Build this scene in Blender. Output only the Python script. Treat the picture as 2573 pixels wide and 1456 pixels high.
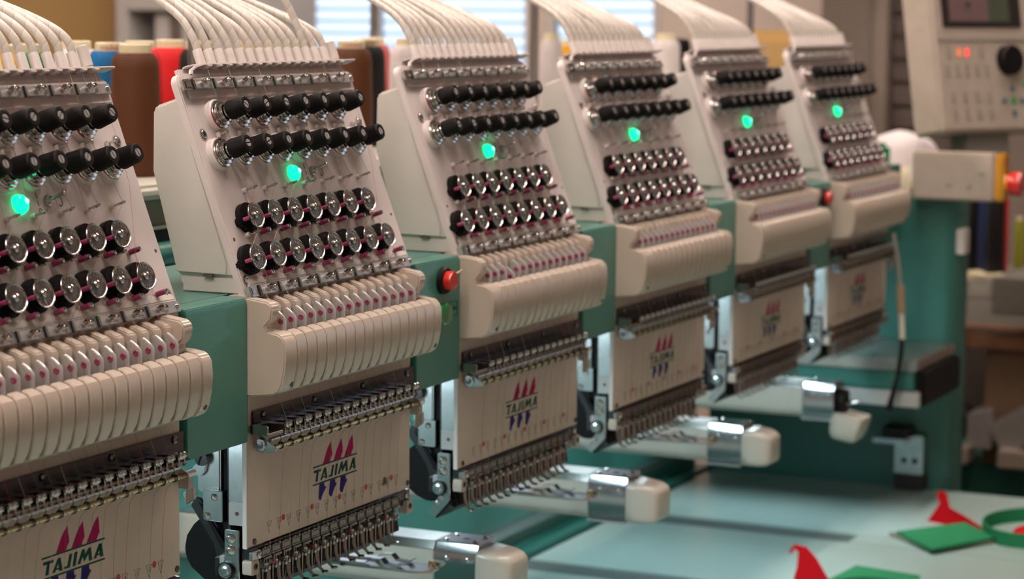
import bpy, bmesh, math, random
from mathutils import Matrix, Vector

scene = bpy.context.scene
for _o in list(bpy.data.objects):
    bpy.data.objects.remove(_o)
COL = scene.collection
random.seed(7)
PI = math.pi

# ------------------------------------------------------------------ camera
cam_d = bpy.data.cameras.new('camera')
cam = bpy.data.objects.new('camera', cam_d)
COL.objects.link(cam)
cam_d.sensor_fit = 'HORIZONTAL'
cam_d.sensor_width = 36.0
cam_d.lens = 5944.07 / 2573.0 * 36.0
cam_d.clip_start = 0.05
cam_d.clip_end = 60
yaw, pitch, roll = math.radians(64.63679), math.radians(-6.72206), math.radians(0.45645)
_f = Vector((math.sin(yaw) * math.cos(pitch), math.cos(yaw) * math.cos(pitch), math.sin(pitch)))
_r = Vector((math.cos(yaw), -math.sin(yaw), 0))
_u = _r.cross(_f)
_r2 = math.cos(roll) * _r + math.sin(roll) * _u
_u2 = -math.sin(roll) * _r + math.cos(roll) * _u
cam.matrix_world = Matrix(((_r2.x, _u2.x, -_f.x, -1.27646), (_r2.y, _u2.y, -_f.y, -0.78982),
                           (_r2.z, _u2.z, -_f.z, 0.34501), (0, 0, 0, 1)))
cam_d.dof.use_dof = True
cam_d.dof.focus_distance = 1.48
cam_d.dof.aperture_fstop = 10.0
cam_d.dof.aperture_blades = 7
scene.camera = cam

# ------------------------------------------------------------------ world, exposure
world = bpy.data.worlds.new('daylight')
scene.world = world
world.use_nodes = True
_bg = world.node_tree.nodes['Background']
_bg.inputs[0].default_value = (0.74, 0.86, 1.0, 1)
_bg.inputs[1].default_value = 1.75
scene.view_settings.view_transform = 'Standard'
scene.view_settings.look = 'None'
scene.view_settings.gamma = 1.0
scene.view_settings.use_curve_mapping = False
scene.view_settings.exposure = 0.0
scene.cycles.use_denoising = True
scene.cycles.max_bounces = 5
scene.cycles.diffuse_bounces = 3
scene.cycles.glossy_bounces = 3
scene.cycles.use_adaptive_sampling = True
scene.cycles.adaptive_threshold = 0.03
scene.cycles.caustics_reflective = False
scene.cycles.caustics_refractive = False
scene.cycles.sample_clamp_indirect = 4.0
LAMP_POWER = 62.0            # ceiling tubes
HEAD_LAMP = 92.0            # white lamps under the machine beam

# ------------------------------------------------------------------ materials
MATS = {}


def mat(name, col, rough=0.5, metal=0.0, spec=0.5, coat=0.0, emit=None, estr=0.0, noise=0.0, nscale=60.0,
        bump=0.0, bscale=400.0, trans=0.0, alpha=1.0):
    m = bpy.data.materials.new(name)
    m.use_nodes = True
    nt = m.node_tree
    b = nt.nodes['Principled BSDF']
    b.inputs['Base Color'].default_value = (*col, 1)
    b.inputs['Roughness'].default_value = rough
    b.inputs['Metallic'].default_value = metal
    b.inputs['Specular IOR Level'].default_value = spec
    b.inputs['Coat Weight'].default_value = coat
    b.inputs['Coat Roughness'].default_value = 0.08
    if trans:
        b.inputs['Transmission Weight'].default_value = trans
    if emit:
        b.inputs['Emission Color'].default_value = (*emit, 1)
        b.inputs['Emission Strength'].default_value = estr
    if noise or bump:
        tc = nt.nodes.new('ShaderNodeTexCoord')
    if noise:
        n = nt.nodes.new('ShaderNodeTexNoise')
        n.inputs['Scale'].default_value = nscale
        n.inputs['Detail'].default_value = 5
        nt.links.new(tc.outputs['Object'], n.inputs['Vector'])
        r = nt.nodes.new('ShaderNodeMapRange')
        r.inputs[1].default_value = 0.3
        r.inputs[2].default_value = 0.7
        r.inputs[3].default_value = 1 - noise
        r.inputs[4].default_value = 1 + noise * 0.5
        nt.links.new(n.outputs['Fac'], r.inputs[0])
        mx = nt.nodes.new('ShaderNodeVectorMath')
        mx.operation = 'SCALE'
        mx.inputs[0].default_value = col
        nt.links.new(r.outputs[0], mx.inputs['Scale'])
        nt.links.new(mx.outputs[0], b.inputs['Base Color'])
    if bump:
        n2 = nt.nodes.new('ShaderNodeTexNoise')
        n2.inputs['Scale'].default_value = bscale
        n2.inputs['Detail'].default_value = 2
        nt.links.new(tc.outputs['Object'], n2.inputs['Vector'])
        bp = nt.nodes.new('ShaderNodeBump')
        bp.inputs['Strength'].default_value = bump
        bp.inputs['Distance'].default_value = 0.0006
        nt.links.new(n2.outputs['Fac'], bp.inputs['Height'])
        nt.links.new(bp.outputs['Normal'], b.inputs['Normal'])
    MATS[name] = m
    return m


mat('white_paint', (0.73, 0.655, 0.64), 0.42, noise=0.05, nscale=30, bump=0.03, bscale=900)
mat('housing_paint', (0.72, 0.67, 0.63), 0.40, noise=0.05, nscale=30)
mat('arm_cream', (0.47, 0.43, 0.37), 0.32, coat=0.2, noise=0.04, nscale=40)
mat('cream', (0.565, 0.475, 0.395), 0.28, coat=0.22, noise=0.05, nscale=40)
mat('cream_dull', (0.48, 0.41, 0.345), 0.45, noise=0.08, nscale=60)
mat('panel_cream', (0.63, 0.535, 0.45), 0.42, noise=0.07, nscale=35)
mat('groove', (0.10, 0.07, 0.055), 0.7)
mat('green_paint', (0.040, 0.185, 0.148), 0.28, coat=0.3, bump=0.55, bscale=2200, noise=0.05)
mat('green_smooth', (0.026, 0.135, 0.113), 0.38, noise=0.06, nscale=8)
mat('chrome', (0.56, 0.545, 0.53), 0.14, metal=1.0)
mat('zinc', (0.62, 0.60, 0.585), 0.25, metal=0.6, noise=0.08, nscale=200)
mat('bronze_steel', (0.27, 0.24, 0.215), 0.3, metal=1.0)
mat('satin', (0.55, 0.53, 0.51), 0.30, metal=1.0, noise=0.12, nscale=120)
mat('disc_rim', (0.42, 0.40, 0.385), 0.20, metal=1.0)
mat('disc_metal', (0.20, 0.185, 0.175), 0.30, metal=0.9)
mat('hook_steel', (0.42, 0.43, 0.44), 0.16, metal=1.0)
mat('steel', (0.60, 0.63, 0.64), 0.27, metal=1.0, noise=0.10, nscale=150)
mat('alu', (0.62, 0.59, 0.58), 0.30, metal=0.45, noise=0.05)
mat('dark_steel', (0.105, 0.095, 0.10), 0.26, metal=0.9, noise=0.15, nscale=80)
mat('clear_brown', (0.12, 0.085, 0.075), 0.12, metal=0.55)
mat('dark_chrome', (0.42, 0.41, 0.42), 0.2, metal=1.0)
mat('black', (0.006, 0.005, 0.005), 0.5, spec=0.15)
mat('black_rub', (0.012, 0.011, 0.011), 0.62)
mat('brass', (0.45, 0.36, 0.20), 0.22, metal=1.0)
mat('pink', (0.33, 0.035, 0.12), 0.35, coat=0.3)
mat('red_felt', (0.35, 0.02, 0.03), 0.8)
mat('white_plastic', (0.74, 0.675, 0.64), 0.4)
mat('led', (0.0, 0.5, 0.2), 0.3, emit=(0.0, 1.0, 0.32), estr=2.2)
mat('led_core', (0.3, 0.9, 0.7), 0.3, emit=(0.25, 1.0, 0.75), estr=2.6)
mat('lamp', (1, 1, 1), 0.5, emit=(0.72, 0.93, 1.0), estr=HEAD_LAMP)
mat('tube_light', (1, 1, 1), 0.5, emit=(1.0, 0.85, 0.76), estr=LAMP_POWER)
mat('red_button', (0.62, 0.02, 0.012), 0.25, coat=0.5)
mat('green_button', (0.01, 0.16, 0.04), 0.2, coat=0.6)
mat('yellow', (0.62, 0.30, 0.02), 0.4)
mat('print_black', (0.03, 0.035, 0.03), 0.6)
mat('print_green', (0.002, 0.055, 0.045), 0.6, spec=0.1)
mat('print_red', (0.36, 0.003, 0.085), 0.6, spec=0.1)
mat('print_blue', (0.022, 0.014, 0.14), 0.6, spec=0.1)
mat('scribble', (0.20, 0.15, 0.11), 0.8)
mat('dot_red', (0.45, 0.03, 0.03), 0.5)
mat('table_top', (0.34, 0.46, 0.435), 0.32, noise=0.04, nscale=4)
mat('table_slot', (0.08, 0.105, 0.105), 0.5)
mat('felt_green', (0.018, 0.185, 0.078), 0.8, spec=0.15, bump=0.2, bscale=600)
mat('felt_red', (0.46, 0.004, 0.009), 0.8, spec=0.1, bump=0.2, bscale=600)
mat('cardboard', (0.30, 0.20, 0.12), 0.8)
mat('mustard', (0.50, 0.32, 0.12), 0.6)
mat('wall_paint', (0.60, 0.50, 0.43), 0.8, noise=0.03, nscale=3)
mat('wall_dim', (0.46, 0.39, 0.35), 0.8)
mat('ceiling_paint', (0.50, 0.45, 0.40), 0.8)
mat('floor_paint', (0.10, 0.085, 0.075), 0.5)
mat('partition', (0.17, 0.135, 0.11), 0.7)
mat('post_brown', (0.20, 0.16, 0.13), 0.7)
mat('partition_dark', (0.075, 0.055, 0.045), 0.7)
mat('shelf_grey', (0.50, 0.47, 0.44), 0.6)
mat('frame_white', (0.58, 0.55, 0.52), 0.5)
mat('blind', (0.40, 0.56, 0.86), 0.6)
mat('glass', (0.9, 0.95, 1.0), 0.02, trans=1.0)
mat('screen_bezel', (0.018, 0.014, 0.014), 0.3)
mat('lcd_pink', (0.10, 0.06, 0.056), 0.25, emit=(0.30, 0.17, 0.16), estr=0.12)
mat('lcd_green', (0.04, 0.05, 0.03), 0.25, emit=(0.12, 0.14, 0.08), estr=0.12)
mat('digit_red', (0.5, 0.02, 0.02), 0.3, emit=(1.0, 0.06, 0.05), estr=1.6)
mat('digit_orange', (0.5, 0.1, 0.02), 0.3, emit=(1.0, 0.22, 0.05), estr=0.8)
mat('key_grey', (0.38, 0.33, 0.28), 0.5)
mat('key_blue', (0.02, 0.12, 0.20), 0.5)
mat('key_green', (0.06, 0.36, 0.13), 0.5)
mat('box_grey', (0.23, 0.21, 0.18), 0.6)
mat('cabinet_brown', (0.24, 0.19, 0.15), 0.6)
mat('wood', (0.30, 0.15, 0.08), 0.5, noise=0.2, nscale=30)
mat('fabric_white', (0.72, 0.66, 0.66), 0.9)
mat('cap_cream', (0.76, 0.67, 0.45), 0.4)
mat('cap_red', (0.55, 0.03, 0.04), 0.5)
mat('lip_white', (0.60, 0.57, 0.50), 0.35)


def thread_mat(name, col):
    """wound thread: fine horizontal windings and slow bands"""
    m = mat(name, col, 0.55, spec=0.25)
    nt = m.node_tree
    b = nt.nodes['Principled BSDF']
    tc = nt.nodes.new('ShaderNodeTexCoord')
    w = nt.nodes.new('ShaderNodeTexWave')
    w.wave_type = 'BANDS'
    w.bands_direction = 'Z'
    w.inputs['Scale'].default_value = 160
    w.inputs['Distortion'].default_value = 1.2
    nt.links.new(tc.outputs['Object'], w.inputs['Vector'])
    bp = nt.nodes.new('ShaderNodeBump')
    bp.inputs['Strength'].default_value = 0.25
    bp.inputs['Distance'].default_value = 0.001
    nt.links.new(w.outputs['Fac'], bp.inputs['Height'])
    nt.links.new(bp.outputs['Normal'], b.inputs['Normal'])
    return m


thread_mat('cone_brown', (0.080, 0.024, 0.007))
thread_mat('cone_blue', (0.0, 0.11, 0.30))
thread_mat('cone_red', (0.62, 0.012, 0.016))
thread_mat('cone_black', (0.008, 0.007, 0.007))
thread_mat('cone_yellow', (0.72, 0.36, 0.02))
thread_mat('cone_green', (0.008, 0.19, 0.075))
thread_mat('cone_white', (0.70, 0.64, 0.63))
thread_mat('cone_pink', (0.50, 0.12, 0.12))
thread_mat('cone_navy', (0.012, 0.022, 0.075))
thread_mat('cone_lime', (0.28, 0.30, 0.03))
TH = {}
for _n, _c in {'white': (0.62, 0.56, 0.52), 'red': (0.45, 0.02, 0.03), 'green': (0.02, 0.20, 0.08), 'black': (0.03, 0.025, 0.025),
               'brown': (0.16, 0.07, 0.04), 'yellow': (0.55, 0.38, 0.05), 'blue': (0.10, 0.16, 0.36), 'grey': (0.30, 0.27, 0.25)}.items():
    TH[_n] = mat('strand_' + _n, _c, 0.5)


def tube_material():
    """white plastic tube wound with tape: seam lines run as a helix along the tube's own length"""
    m = mat('tube_white', (0.66, 0.60, 0.54), 0.35)
    nt = m.node_tree
    b = nt.nodes['Principled BSDF']
    uv = nt.nodes.new('ShaderNodeUVMap')
    sp = nt.nodes.new('ShaderNodeSeparateXYZ')
    nt.links.new(uv.outputs[0], sp.inputs[0])
    ma = nt.nodes.new('ShaderNodeMath')
    ma.operation = 'MULTIPLY_ADD'
    ma.inputs[1].default_value = 1 / 0.0085
    nt.links.new(sp.outputs[0], ma.inputs[0])
    nt.links.new(sp.outputs[1], ma.inputs[2])
    fr = nt.nodes.new('ShaderNodeMath')
    fr.operation = 'FRACT'
    nt.links.new(ma.outputs[0], fr.inputs[0])
    cr = nt.nodes.new('ShaderNodeValToRGB')
    cr.color_ramp.elements[0].position = 0.0
    cr.color_ramp.elements[0].color = (0.40, 0.345, 0.30, 1)
    cr.color_ramp.elements[1].position = 0.07
    cr.color_ramp.elements[1].color = (0.60, 0.545, 0.49, 1)
    e = cr.color_ramp.elements.new(1.0)
    e.color = (0.69, 0.635, 0.575, 1)
    nt.links.new(fr.outputs[0], cr.inputs[0])
    nt.links.new(cr.outputs[0], b.inputs['Base Color'])
    bp = nt.nodes.new('ShaderNodeBump')
    bp.inputs['Strength'].default_value = 0.5
    bp.inputs['Distance'].default_value = 0.0004
    nt.links.new(fr.outputs[0], bp.inputs['Height'])
    nt.links.new(bp.outputs['Normal'], b.inputs['Normal'])


tube_material()


# ------------------------------------------------------------------ mesh helpers
class MB:
    def __init__(self):
        self.v = []
        self.f = []
        self.uv = None

    def add(self, vs, fs):
        o = len(self.v)
        self.v += [tuple(p) for p in vs]
        self.f += [tuple(i + o for i in q) for q in fs]
        return self

    def box(self, x0, x1, y0, y1, z0, z1):
        return self.add([(x0, y0, z0), (x1, y0, z0), (x1, y1, z0), (x0, y1, z0), (x0, y0, z1), (x1, y0, z1), (x1, y1, z1), (x0, y1, z1)],
                        [(0, 3, 2, 1), (4, 5, 6, 7), (0, 1, 5, 4), (1, 2, 6, 5), (2, 3, 7, 6), (3, 0, 4, 7)])

    def prism(self, poly, a0, a1, axis='x'):
        """poly is a list of 2-D points in the other two axes, run from a0 to a1 along axis"""
        n = len(poly)

        def P(a, p):
            return {'x': (a, p[0], p[1]), 'y': (p[0], a, p[1]), 'z': (p[0], p[1], a)}[axis]
        vs = [P(a0, p) for p in poly] + [P(a1, p) for p in poly]
        fs = [tuple(range(n)), tuple(range(2 * n - 1, n - 1, -1))]
        for i in range(n):
            j = (i + 1) % n
            fs.append((i, i + n, j + n, j))
        return self.add(vs, fs)

    def lathe(self, prof, n=20, M=None, knurl=0.0):
        """prof: (radius, height) pairs, turned about local z"""
        vs, fs = [], []
        m = len(prof)
        for i in range(n):
            a = 2 * PI * i / n
            for (r, h) in prof:
                rr = r * (1 - knurl * (i % 2)) if knurl else r
                vs.append((rr * math.cos(a), rr * math.sin(a), h))
        for i in range(n):
            j = (i + 1) % n
            for k in range(m - 1):
                fs.append((i * m + k, j * m + k, j * m + k + 1, i * m + k + 1))
        if prof[0][0] > 1e-9:
            fs.append(tuple(i * m for i in reversed(range(n))))
        if prof[-1][0] > 1e-9:
            fs.append(tuple(i * m + m - 1 for i in range(n)))
        if M is not None:
            vs = [M @ Vector(p) for p in vs]
        return self.add(vs, fs)

    def tube(self, pts, r, n=6, uv=False, closed=False):
        pts = [Vector(p) for p in pts]
        vs, fs = [], []
        L = [0.0]
        for a, b in zip(pts, pts[1:]):
            L.append(L[-1] + (b - a).length)
        ref = None
        m = len(pts)
        for i, p in enumerate(pts):
            if closed:
                t = pts[(i + 1) % m] - pts[i - 1]
            else:
                t = pts[min(i + 1, m - 1)] - pts[max(i - 1, 0)]
            t.normalize()
            if ref is None:
                ref = Vector((0, 0, 1)) if abs(t.z) < 0.9 else Vector((1, 0, 0))
            s = t.cross(ref).normalized()
            q = s.cross(t).normalized()
            ref = q
            rr = r[i] if isinstance(r, (list, tuple)) else r
            for k in range(n):
                a = 2 * PI * k / n
                vs.append(p + s * (rr * math.cos(a)) + q * (rr * math.sin(a)))
        for i in range(m if closed else m - 1):
            for k in range(n):
                k2 = (k + 1) % n
                j = (i + 1) % m
                fs.append((i * n + k, i * n + k2, j * n + k2, j * n + k))
        if not closed:
            fs.append(tuple(range(n - 1, -1, -1)))
            fs.append(tuple((m - 1) * n + k for k in range(n)))
        if uv:
            self.uv = [(L[i // n], (i % n) / n) for i in range(m * n)]
        return self.add(vs, fs)

    def ball(self, c, r, n=10, sz=1.0):
        prof = [(r * math.sin(PI * k / 6), -r * sz * math.cos(PI * k / 6)) for k in range(7)]
        prof[0] = (0, -r * sz)
        prof[-1] = (0, r * sz)
        return self.lathe(prof, n, Matrix.Translation(c))

    def mesh(self, name, material, bevel=0.0, seg=2, smooth=30, limit=None):
        me = bpy.data.meshes.new(name)
        me.from_pydata(self.v, [], self.f)
        if self.uv:
            lay = me.uv_layers.new(name='UVMap')
            for lp in me.loops:
                lay.data[lp.index].uv = self.uv[lp.vertex_index]
        bm = bmesh.new()
        bm.from_mesh(me)
        bmesh.ops.remove_doubles(bm, verts=bm.verts, dist=1e-7)
        bmesh.ops.recalc_face_normals(bm, faces=bm.faces)
        if bevel:
            es = [e for e in bm.edges if len(e.link_faces) == 2 and e.calc_face_angle(0) > math.radians(limit or 25)]
            bmesh.ops.bevel(bm, geom=es, offset=bevel, segments=seg, affect='EDGES', clamp_overlap=True)
        bm.to_mesh(me)
        bm.free()
        if smooth:
            for p in me.polygons:
                p.use_smooth = True
            try:
                me.set_sharp_from_angle(angle=math.radians(smooth))
            except Exception:
                pass
        me.materials.append(MATS[material] if isinstance(material, str) else material)
        return me


def place(name, me, parent=None, M=None):
    o = bpy.data.objects.new(name, me)
    COL.objects.link(o)
    if parent is not None:
        o.parent = parent
    if M is not None:
        o.matrix_basis = M
    return o


def thing(name, label, cat, loc=(0, 0, 0), group=None, M=None):
    o = bpy.data.objects.new(name, None)
    o.empty_display_size = 0.02
    COL.objects.link(o)
    if M is not None:
        o.matrix_basis = M
    else:
        o.location = loc
    return tag(o, label, cat, group)


def tag(o, label, cat, group=None):
    o['label'] = label
    o['category'] = cat
    if group:
        o['group'] = group
    return o


def struct(o):
    o['kind'] = 'structure'
    return o


def copy_tree(o, parent=None):
    c = o.copy()
    COL.objects.link(c)
    c.parent = parent
    for ch in list(o.children):
        copy_tree(ch, c)
    return c


def text_mesh(name, s, size, material, depth=0.0):
    cu = bpy.data.curves.new(name, 'FONT')
    cu.body = s
    cu.size = size
    cu.align_x = 'CENTER'
    cu.align_y = 'CENTER'
    cu.extrude = depth
    cu.resolution_u = 2
    tmp = bpy.data.objects.new(name, cu)
    me = bpy.data.meshes.new_from_object(tmp)
    bpy.data.objects.remove(tmp)
    me.materials.clear()
    me.materials.append(MATS[material])
    return me


def axis_M(p, d, up=(0, 0, 1)):
    """matrix at p whose local z runs along d"""
    z = Vector(d).normalized()
    u = Vector(up)
    if abs(z.dot(u.normalized())) > 0.98:
        u = Vector((1, 0, 0))
    x = u.cross(z).normalized()
    y = z.cross(x)
    return Matrix(((x.x, y.x, z.x, p[0]), (x.y, y.y, z.y, p[1]), (x.z, y.z, z.z, p[2]), (0, 0, 0, 1)))


def T(x, y, z):
    return Matrix.Translation((x, y, z))


S = 0.30                                       # distance from head to head
RX90 = Matrix.Rotation(PI / 2, 4, 'X')       # local xy drawing -> xz plane facing -y
TABLE_Z = -0.235
FLOOR_Z = -1.0

# ================================================================== the room
# end wall (x = 3.4) with two windows, other walls, floor, ceiling
def room():
    WX = 3.4
    f = struct(place('floor', MB().box(-3.6, 3.7, -3.2, 3.4, FLOOR_Z - 0.1, FLOOR_Z).mesh('floor', 'floor_paint', smooth=0)))
    c = struct(place('ceiling', MB().box(-3.6, 3.7, -3.2, 3.4, 1.75, 1.85).mesh('ceiling', 'ceiling_paint', smooth=0)))
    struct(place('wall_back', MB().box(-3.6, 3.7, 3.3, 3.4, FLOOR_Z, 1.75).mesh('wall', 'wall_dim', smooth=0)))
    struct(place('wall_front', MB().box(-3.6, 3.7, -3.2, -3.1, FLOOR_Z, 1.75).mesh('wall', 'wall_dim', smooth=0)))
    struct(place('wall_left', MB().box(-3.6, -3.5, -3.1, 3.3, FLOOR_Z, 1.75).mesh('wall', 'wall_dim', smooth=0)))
    # the end wall is pierced by two windows
    w1, w2 = (1.385, 1.950), (1.085, 1.345)
    z0, z1 = 0.05, 1.15
    m = MB()
    w3 = (-2.3, -1.6)
    m.box(WX, WX + 0.03, -3.1, w3[0], FLOOR_Z, 1.75)
    m.box(WX, WX + 0.03, w3[1], w2[0], FLOOR_Z, 1.75)
    m.box(WX, WX + 0.03, w2[1], w1[0], FLOOR_Z, 1.75)
    m.box(WX, WX + 0.03, w1[1], 3.3, FLOOR_Z, 1.75)
    for w in (w1, w2, w3):
        m.box(WX, WX + 0.03, w[0], w[1], FLOOR_Z, z0)
        m.box(WX, WX + 0.03, w[0], w[1], z1, 1.75)
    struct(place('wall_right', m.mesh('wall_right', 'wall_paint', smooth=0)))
    for k, w in enumerate((w1, w2, w3)):
        fr = MB()
        t = 0.016
        fr.box(WX - 0.006, WX + 0.022, w[0], w[0] + t, z0, z1).box(WX - 0.006, WX + 0.022, w[1] - t, w[1], z0, z1)
        fr.box(WX - 0.006, WX + 0.022, w[0], w[1], z0, z0 + t).box(WX - 0.006, WX + 0.022, w[0], w[1], z1 - t, z1)
        if k == 0:
            fr.box(WX - 0.006, WX + 0.022, 1.760, 1.780, z0, z1)
        wo = struct(place('window_%d' % (k + 1), fr.mesh('window_frame', 'frame_white', bevel=0.002, smooth=0)))
        place('pane', MB().box(WX + 0.024, WX + 0.027, w[0], w[1], z0, z1).mesh('pane', 'glass', smooth=0), wo)
        sl = MB()
        sl.box(-0.0010, 0.0010, w[0] + t, w[1] - t, -0.0105, 0.0105)
        sm = sl.mesh('slat', 'blind', smooth=0)
        z = z0 + t + 0.012
        while z < z1 - t - 0.01:
            place('slat', sm, wo, T(WX + 0.010, 0, z) @ Matrix.Rotation(math.radians(76), 4, 'Y'))
            z += 0.0268


room()


# ceiling lamps: white trays with two warm tubes each
def ceiling_lamp(x, y, label):
    t = thing('ceiling_lamp', label, 'ceiling lamp', (x, y, 1.70), 'fluorescent ceiling lamps')
    place('tray', MB().box(-0.62, 0.62, -0.11, 0.11, 0.0, 0.05).mesh('tray', 'frame_white', bevel=0.004, smooth=0), t)
    tm = MB().lathe([(0.019, -0.58), (0.019, 0.58)], 10, Matrix.Rotation(PI / 2, 4, 'Y')).mesh('fluorescent_tube', 'tube_light')
    for dy in (-0.055, 0.055):
        place('fluorescent_tube', tm, t, T(0, dy, -0.022))


for _i, (_x, _y, _w) in enumerate(((-2.7, -0.14, 'nearest the left wall in the front row'), (-1.2, -0.14, 'second in the front row'),
                                   (0.3, -0.14, 'third in the front row'), (1.8, -0.14, 'last in the front row, towards the windows'),
                                   (-1.2, 1.3, 'nearest the left wall in the back row'), (0.5, 1.3, 'in the middle of the back row'),
                                   (2.4, 1.3, 'in the back row by the windows'))):
    ceiling_lamp(_x, _y, 'ceiling lamp with two warm tubes, ' + _w)

# ================================================================== machine frame
# upper green beam that carries the heads
bm_ = thing('machine_beam', 'long green hammered-paint beam running behind all the sewing heads', 'machine beam', (-0.9, 0.0, 0.0704))
place('beam_body', MB().prism([(0.0165, 0.0704), (0.0165, 0.1634), (0.145, 0.1634), (0.15, 0.16), (0.15, 0.075), (0.145, 0.0704)],
                              0.0, 0.9 + 1.528, 'x').mesh('beam_body', 'green_paint', bevel=0.001), bm_, T(0, 0, -0.0704))
_cov = MB().prism([(-0.0022, 0.0704), (-0.0022, 0.1595), (-0.0008, 0.1628), (0.0020, 0.1636), (0.0164, 0.1636), (0.0164, 0.0704)], 0.2240, 0.2940, 'x').mesh('beam_cover', 'green_paint', bevel=0.0006)
for _k in range(-2, 4):
    place('beam_cover', _cov, bm_, T(0.9 + _k * S, 0, -0.0704))


def push_button(parent, x, z, red, label):
    M = axis_M((x + 0.9, -0.0022, z - 0.0704), (0, -1, 0))
    if red:
        b = place('stop_button', MB().lathe([(0.0072, 0.003), (0.0072, 0.008), (0.0066, 0.0096), (0.0, 0.0098)], 28).mesh('stop_button', 'red_button'), parent, M)
        b['label'] = label
        place('collar', MB().lathe([(0.0102, 0.0), (0.0102, 0.0028), (0.0092, 0.0042), (0.0078, 0.0042), (0.0076, 0.002)], 28).mesh('collar', 'black'), b)
    else:
        b = place('start_button', MB().lathe([(0.0085, 0.0), (0.0085, 0.004), (0.0070, 0.0058), (0.0, 0.0066)], 28).mesh('start_button', 'green_button'), parent, M)
        b['label'] = label
    return b


push_button(bm_, 0.2655, 0.1475, True, 'glossy red round stop button in a black collar')
push_button(bm_, 0.2640, 0.1225, False, 'dark green round start button')
push_button(bm_, 1.1660, 0.1475, True, 'red stop button far along the beam')
# worn label plates beside the buttons: frame lines and lettering
for _x in (0.283, 1.183):
    pr = MB()
    for (a, b, c, d) in ((-0.0065, 0.0065, 0.0052, 0.0056), (-0.0065, 0.0065, -0.0056, -0.0052), (-0.0065, -0.0061, -0.0056, 0.0056), (0.0061, 0.0065, -0.0056, 0.0056)):
        pr.box(a, b, -0.0002, 0, c, d)
    lp = place('start_label', pr.mesh('start_label', 'print_green', smooth=0), bm_, T(_x + 0.9, -0.0022, 0.1245 - 0.0704))
    place('lettering', text_mesh('lettering', 'START', 0.0036, 'print_green', 0.0001), lp, T(0.0005, -0.0001, 0) @ RX90)
    place('rule_line', MB().box(-0.0065, 0.0065, -0.0002, 0, 0, 0.0003).mesh('rule_line', 'print_green', smooth=0), bm_, T(_x + 0.9, -0.0022, 0.1405 - 0.0704))
# steel stub poking up beside the red button
place('toggle_lever', MB().tube([(0, 0, 0), (0.004, -0.009, 0.007)], [0.0011, 0.0006], 8).mesh('toggle_lever', 'brass'), bm_, T(0.276 + 0.9, -0.0022, 0.1475 - 0.0704))

# lower green bed behind the arms
bed = thing('machine_bed', 'dark green lower machine bed behind the sewing arms', 'machine bed', (-0.9, 0.275, -0.5))
place('bed_body', MB().box(0, 2.428, 0.0, 0.25, 0.0, 0.48).mesh('bed_body', 'green_smooth', bevel=0.006), bed)
place('ledge', MB().box(0, 2.428, -0.012, 0.001, 0.292, 0.302).mesh('ledge', 'steel', bevel=0.001), bed)
place('ledge', MB().box(0, 2.428, -0.02, 0.001, 0.262, 0.270).mesh('ledge', 'green_smooth', bevel=0.001), bed)

# green end stand on the right
es = thing('end_stand', 'tall green end stand of the machine on the right', 'machine stand', (1.53, 0.0, FLOOR_Z))
prof = [(-0.057, 0.0), (-0.050, -0.0)]
m = MB().prism([(1.53 - 1.53, 0.26), (0.0, -0.0395), (0.003, -0.046), (0.012, -0.053), (0.03, -0.0565), (0.045, -0.0575), (0.045, 0.26)], 0.0, 1.0 + 0.1238, 'z')
place('stand_column', m.mesh('stand_column', 'green_smooth', smooth=50), es)
place('switch_plate', MB().box(0.010, 0.034, -0.0615, -0.0500, 1.055, 1.086).mesh('switch_plate', 'white_plastic', bevel=0.001), es)
# shiny bed extension box fixed to the stand
bx = place('bed_extension', MB().box(-0.165, 0.0, -0.052, 0.25, 0.912, 0.934).mesh('bed_extension', 'green_smooth', bevel=0.001), es)
place('cover_plate', MB().box(-0.168, 0.0, -0.056, 0.25, 0.934, 0.948).mesh('cover_plate', 'satin', bevel=0.002), bx)
place('grey_strip', MB().box(-0.170, -0.160, -0.060, 0.25, 0.893, 0.9105).mesh('grey_strip', 'alu', bevel=0.001), bx)
place('black_end', MB().box(-0.155, 0.0, -0.064, -0.0522, 0.893, 0.933).mesh('black_end', 'black', bevel=0.002), bx)
# steel bracket low on the stand
br = place('bracket', MB().box(-0.022, -0.002, -0.0265, 0.0095, 0.785, 0.833).mesh('bracket', 'steel', bevel=0.001), es)
place('bracket_flange', MB().box(-0.05, -0.004, -0.012, 0.030, 0.826, 0.832).mesh('bracket_flange', 'steel', bevel=0.001), br)
place('rubber_block', MB().box(-0.036, -0.004, -0.010, 0.022, 0.832, 0.843).mesh('rubber_block', 'black_rub', bevel=0.001), br)
place('rubber_foot', MB().box(-0.024, -0.002, -0.027, 0.009, 0.7655, 0.785).mesh('rubber_foot', 'black_rub', bevel=0.001), br)
hm = MB().lathe([(0.0035, 0), (0.0035, 0.0008), (0, 0.0008)], 14).mesh('bolt_hole', 'black')
for yy in (-0.0165, -0.003):
    place('bolt_hole', hm, br, axis_M((-0.0222, yy, 0.802), (-1, 0, 0)))


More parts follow.
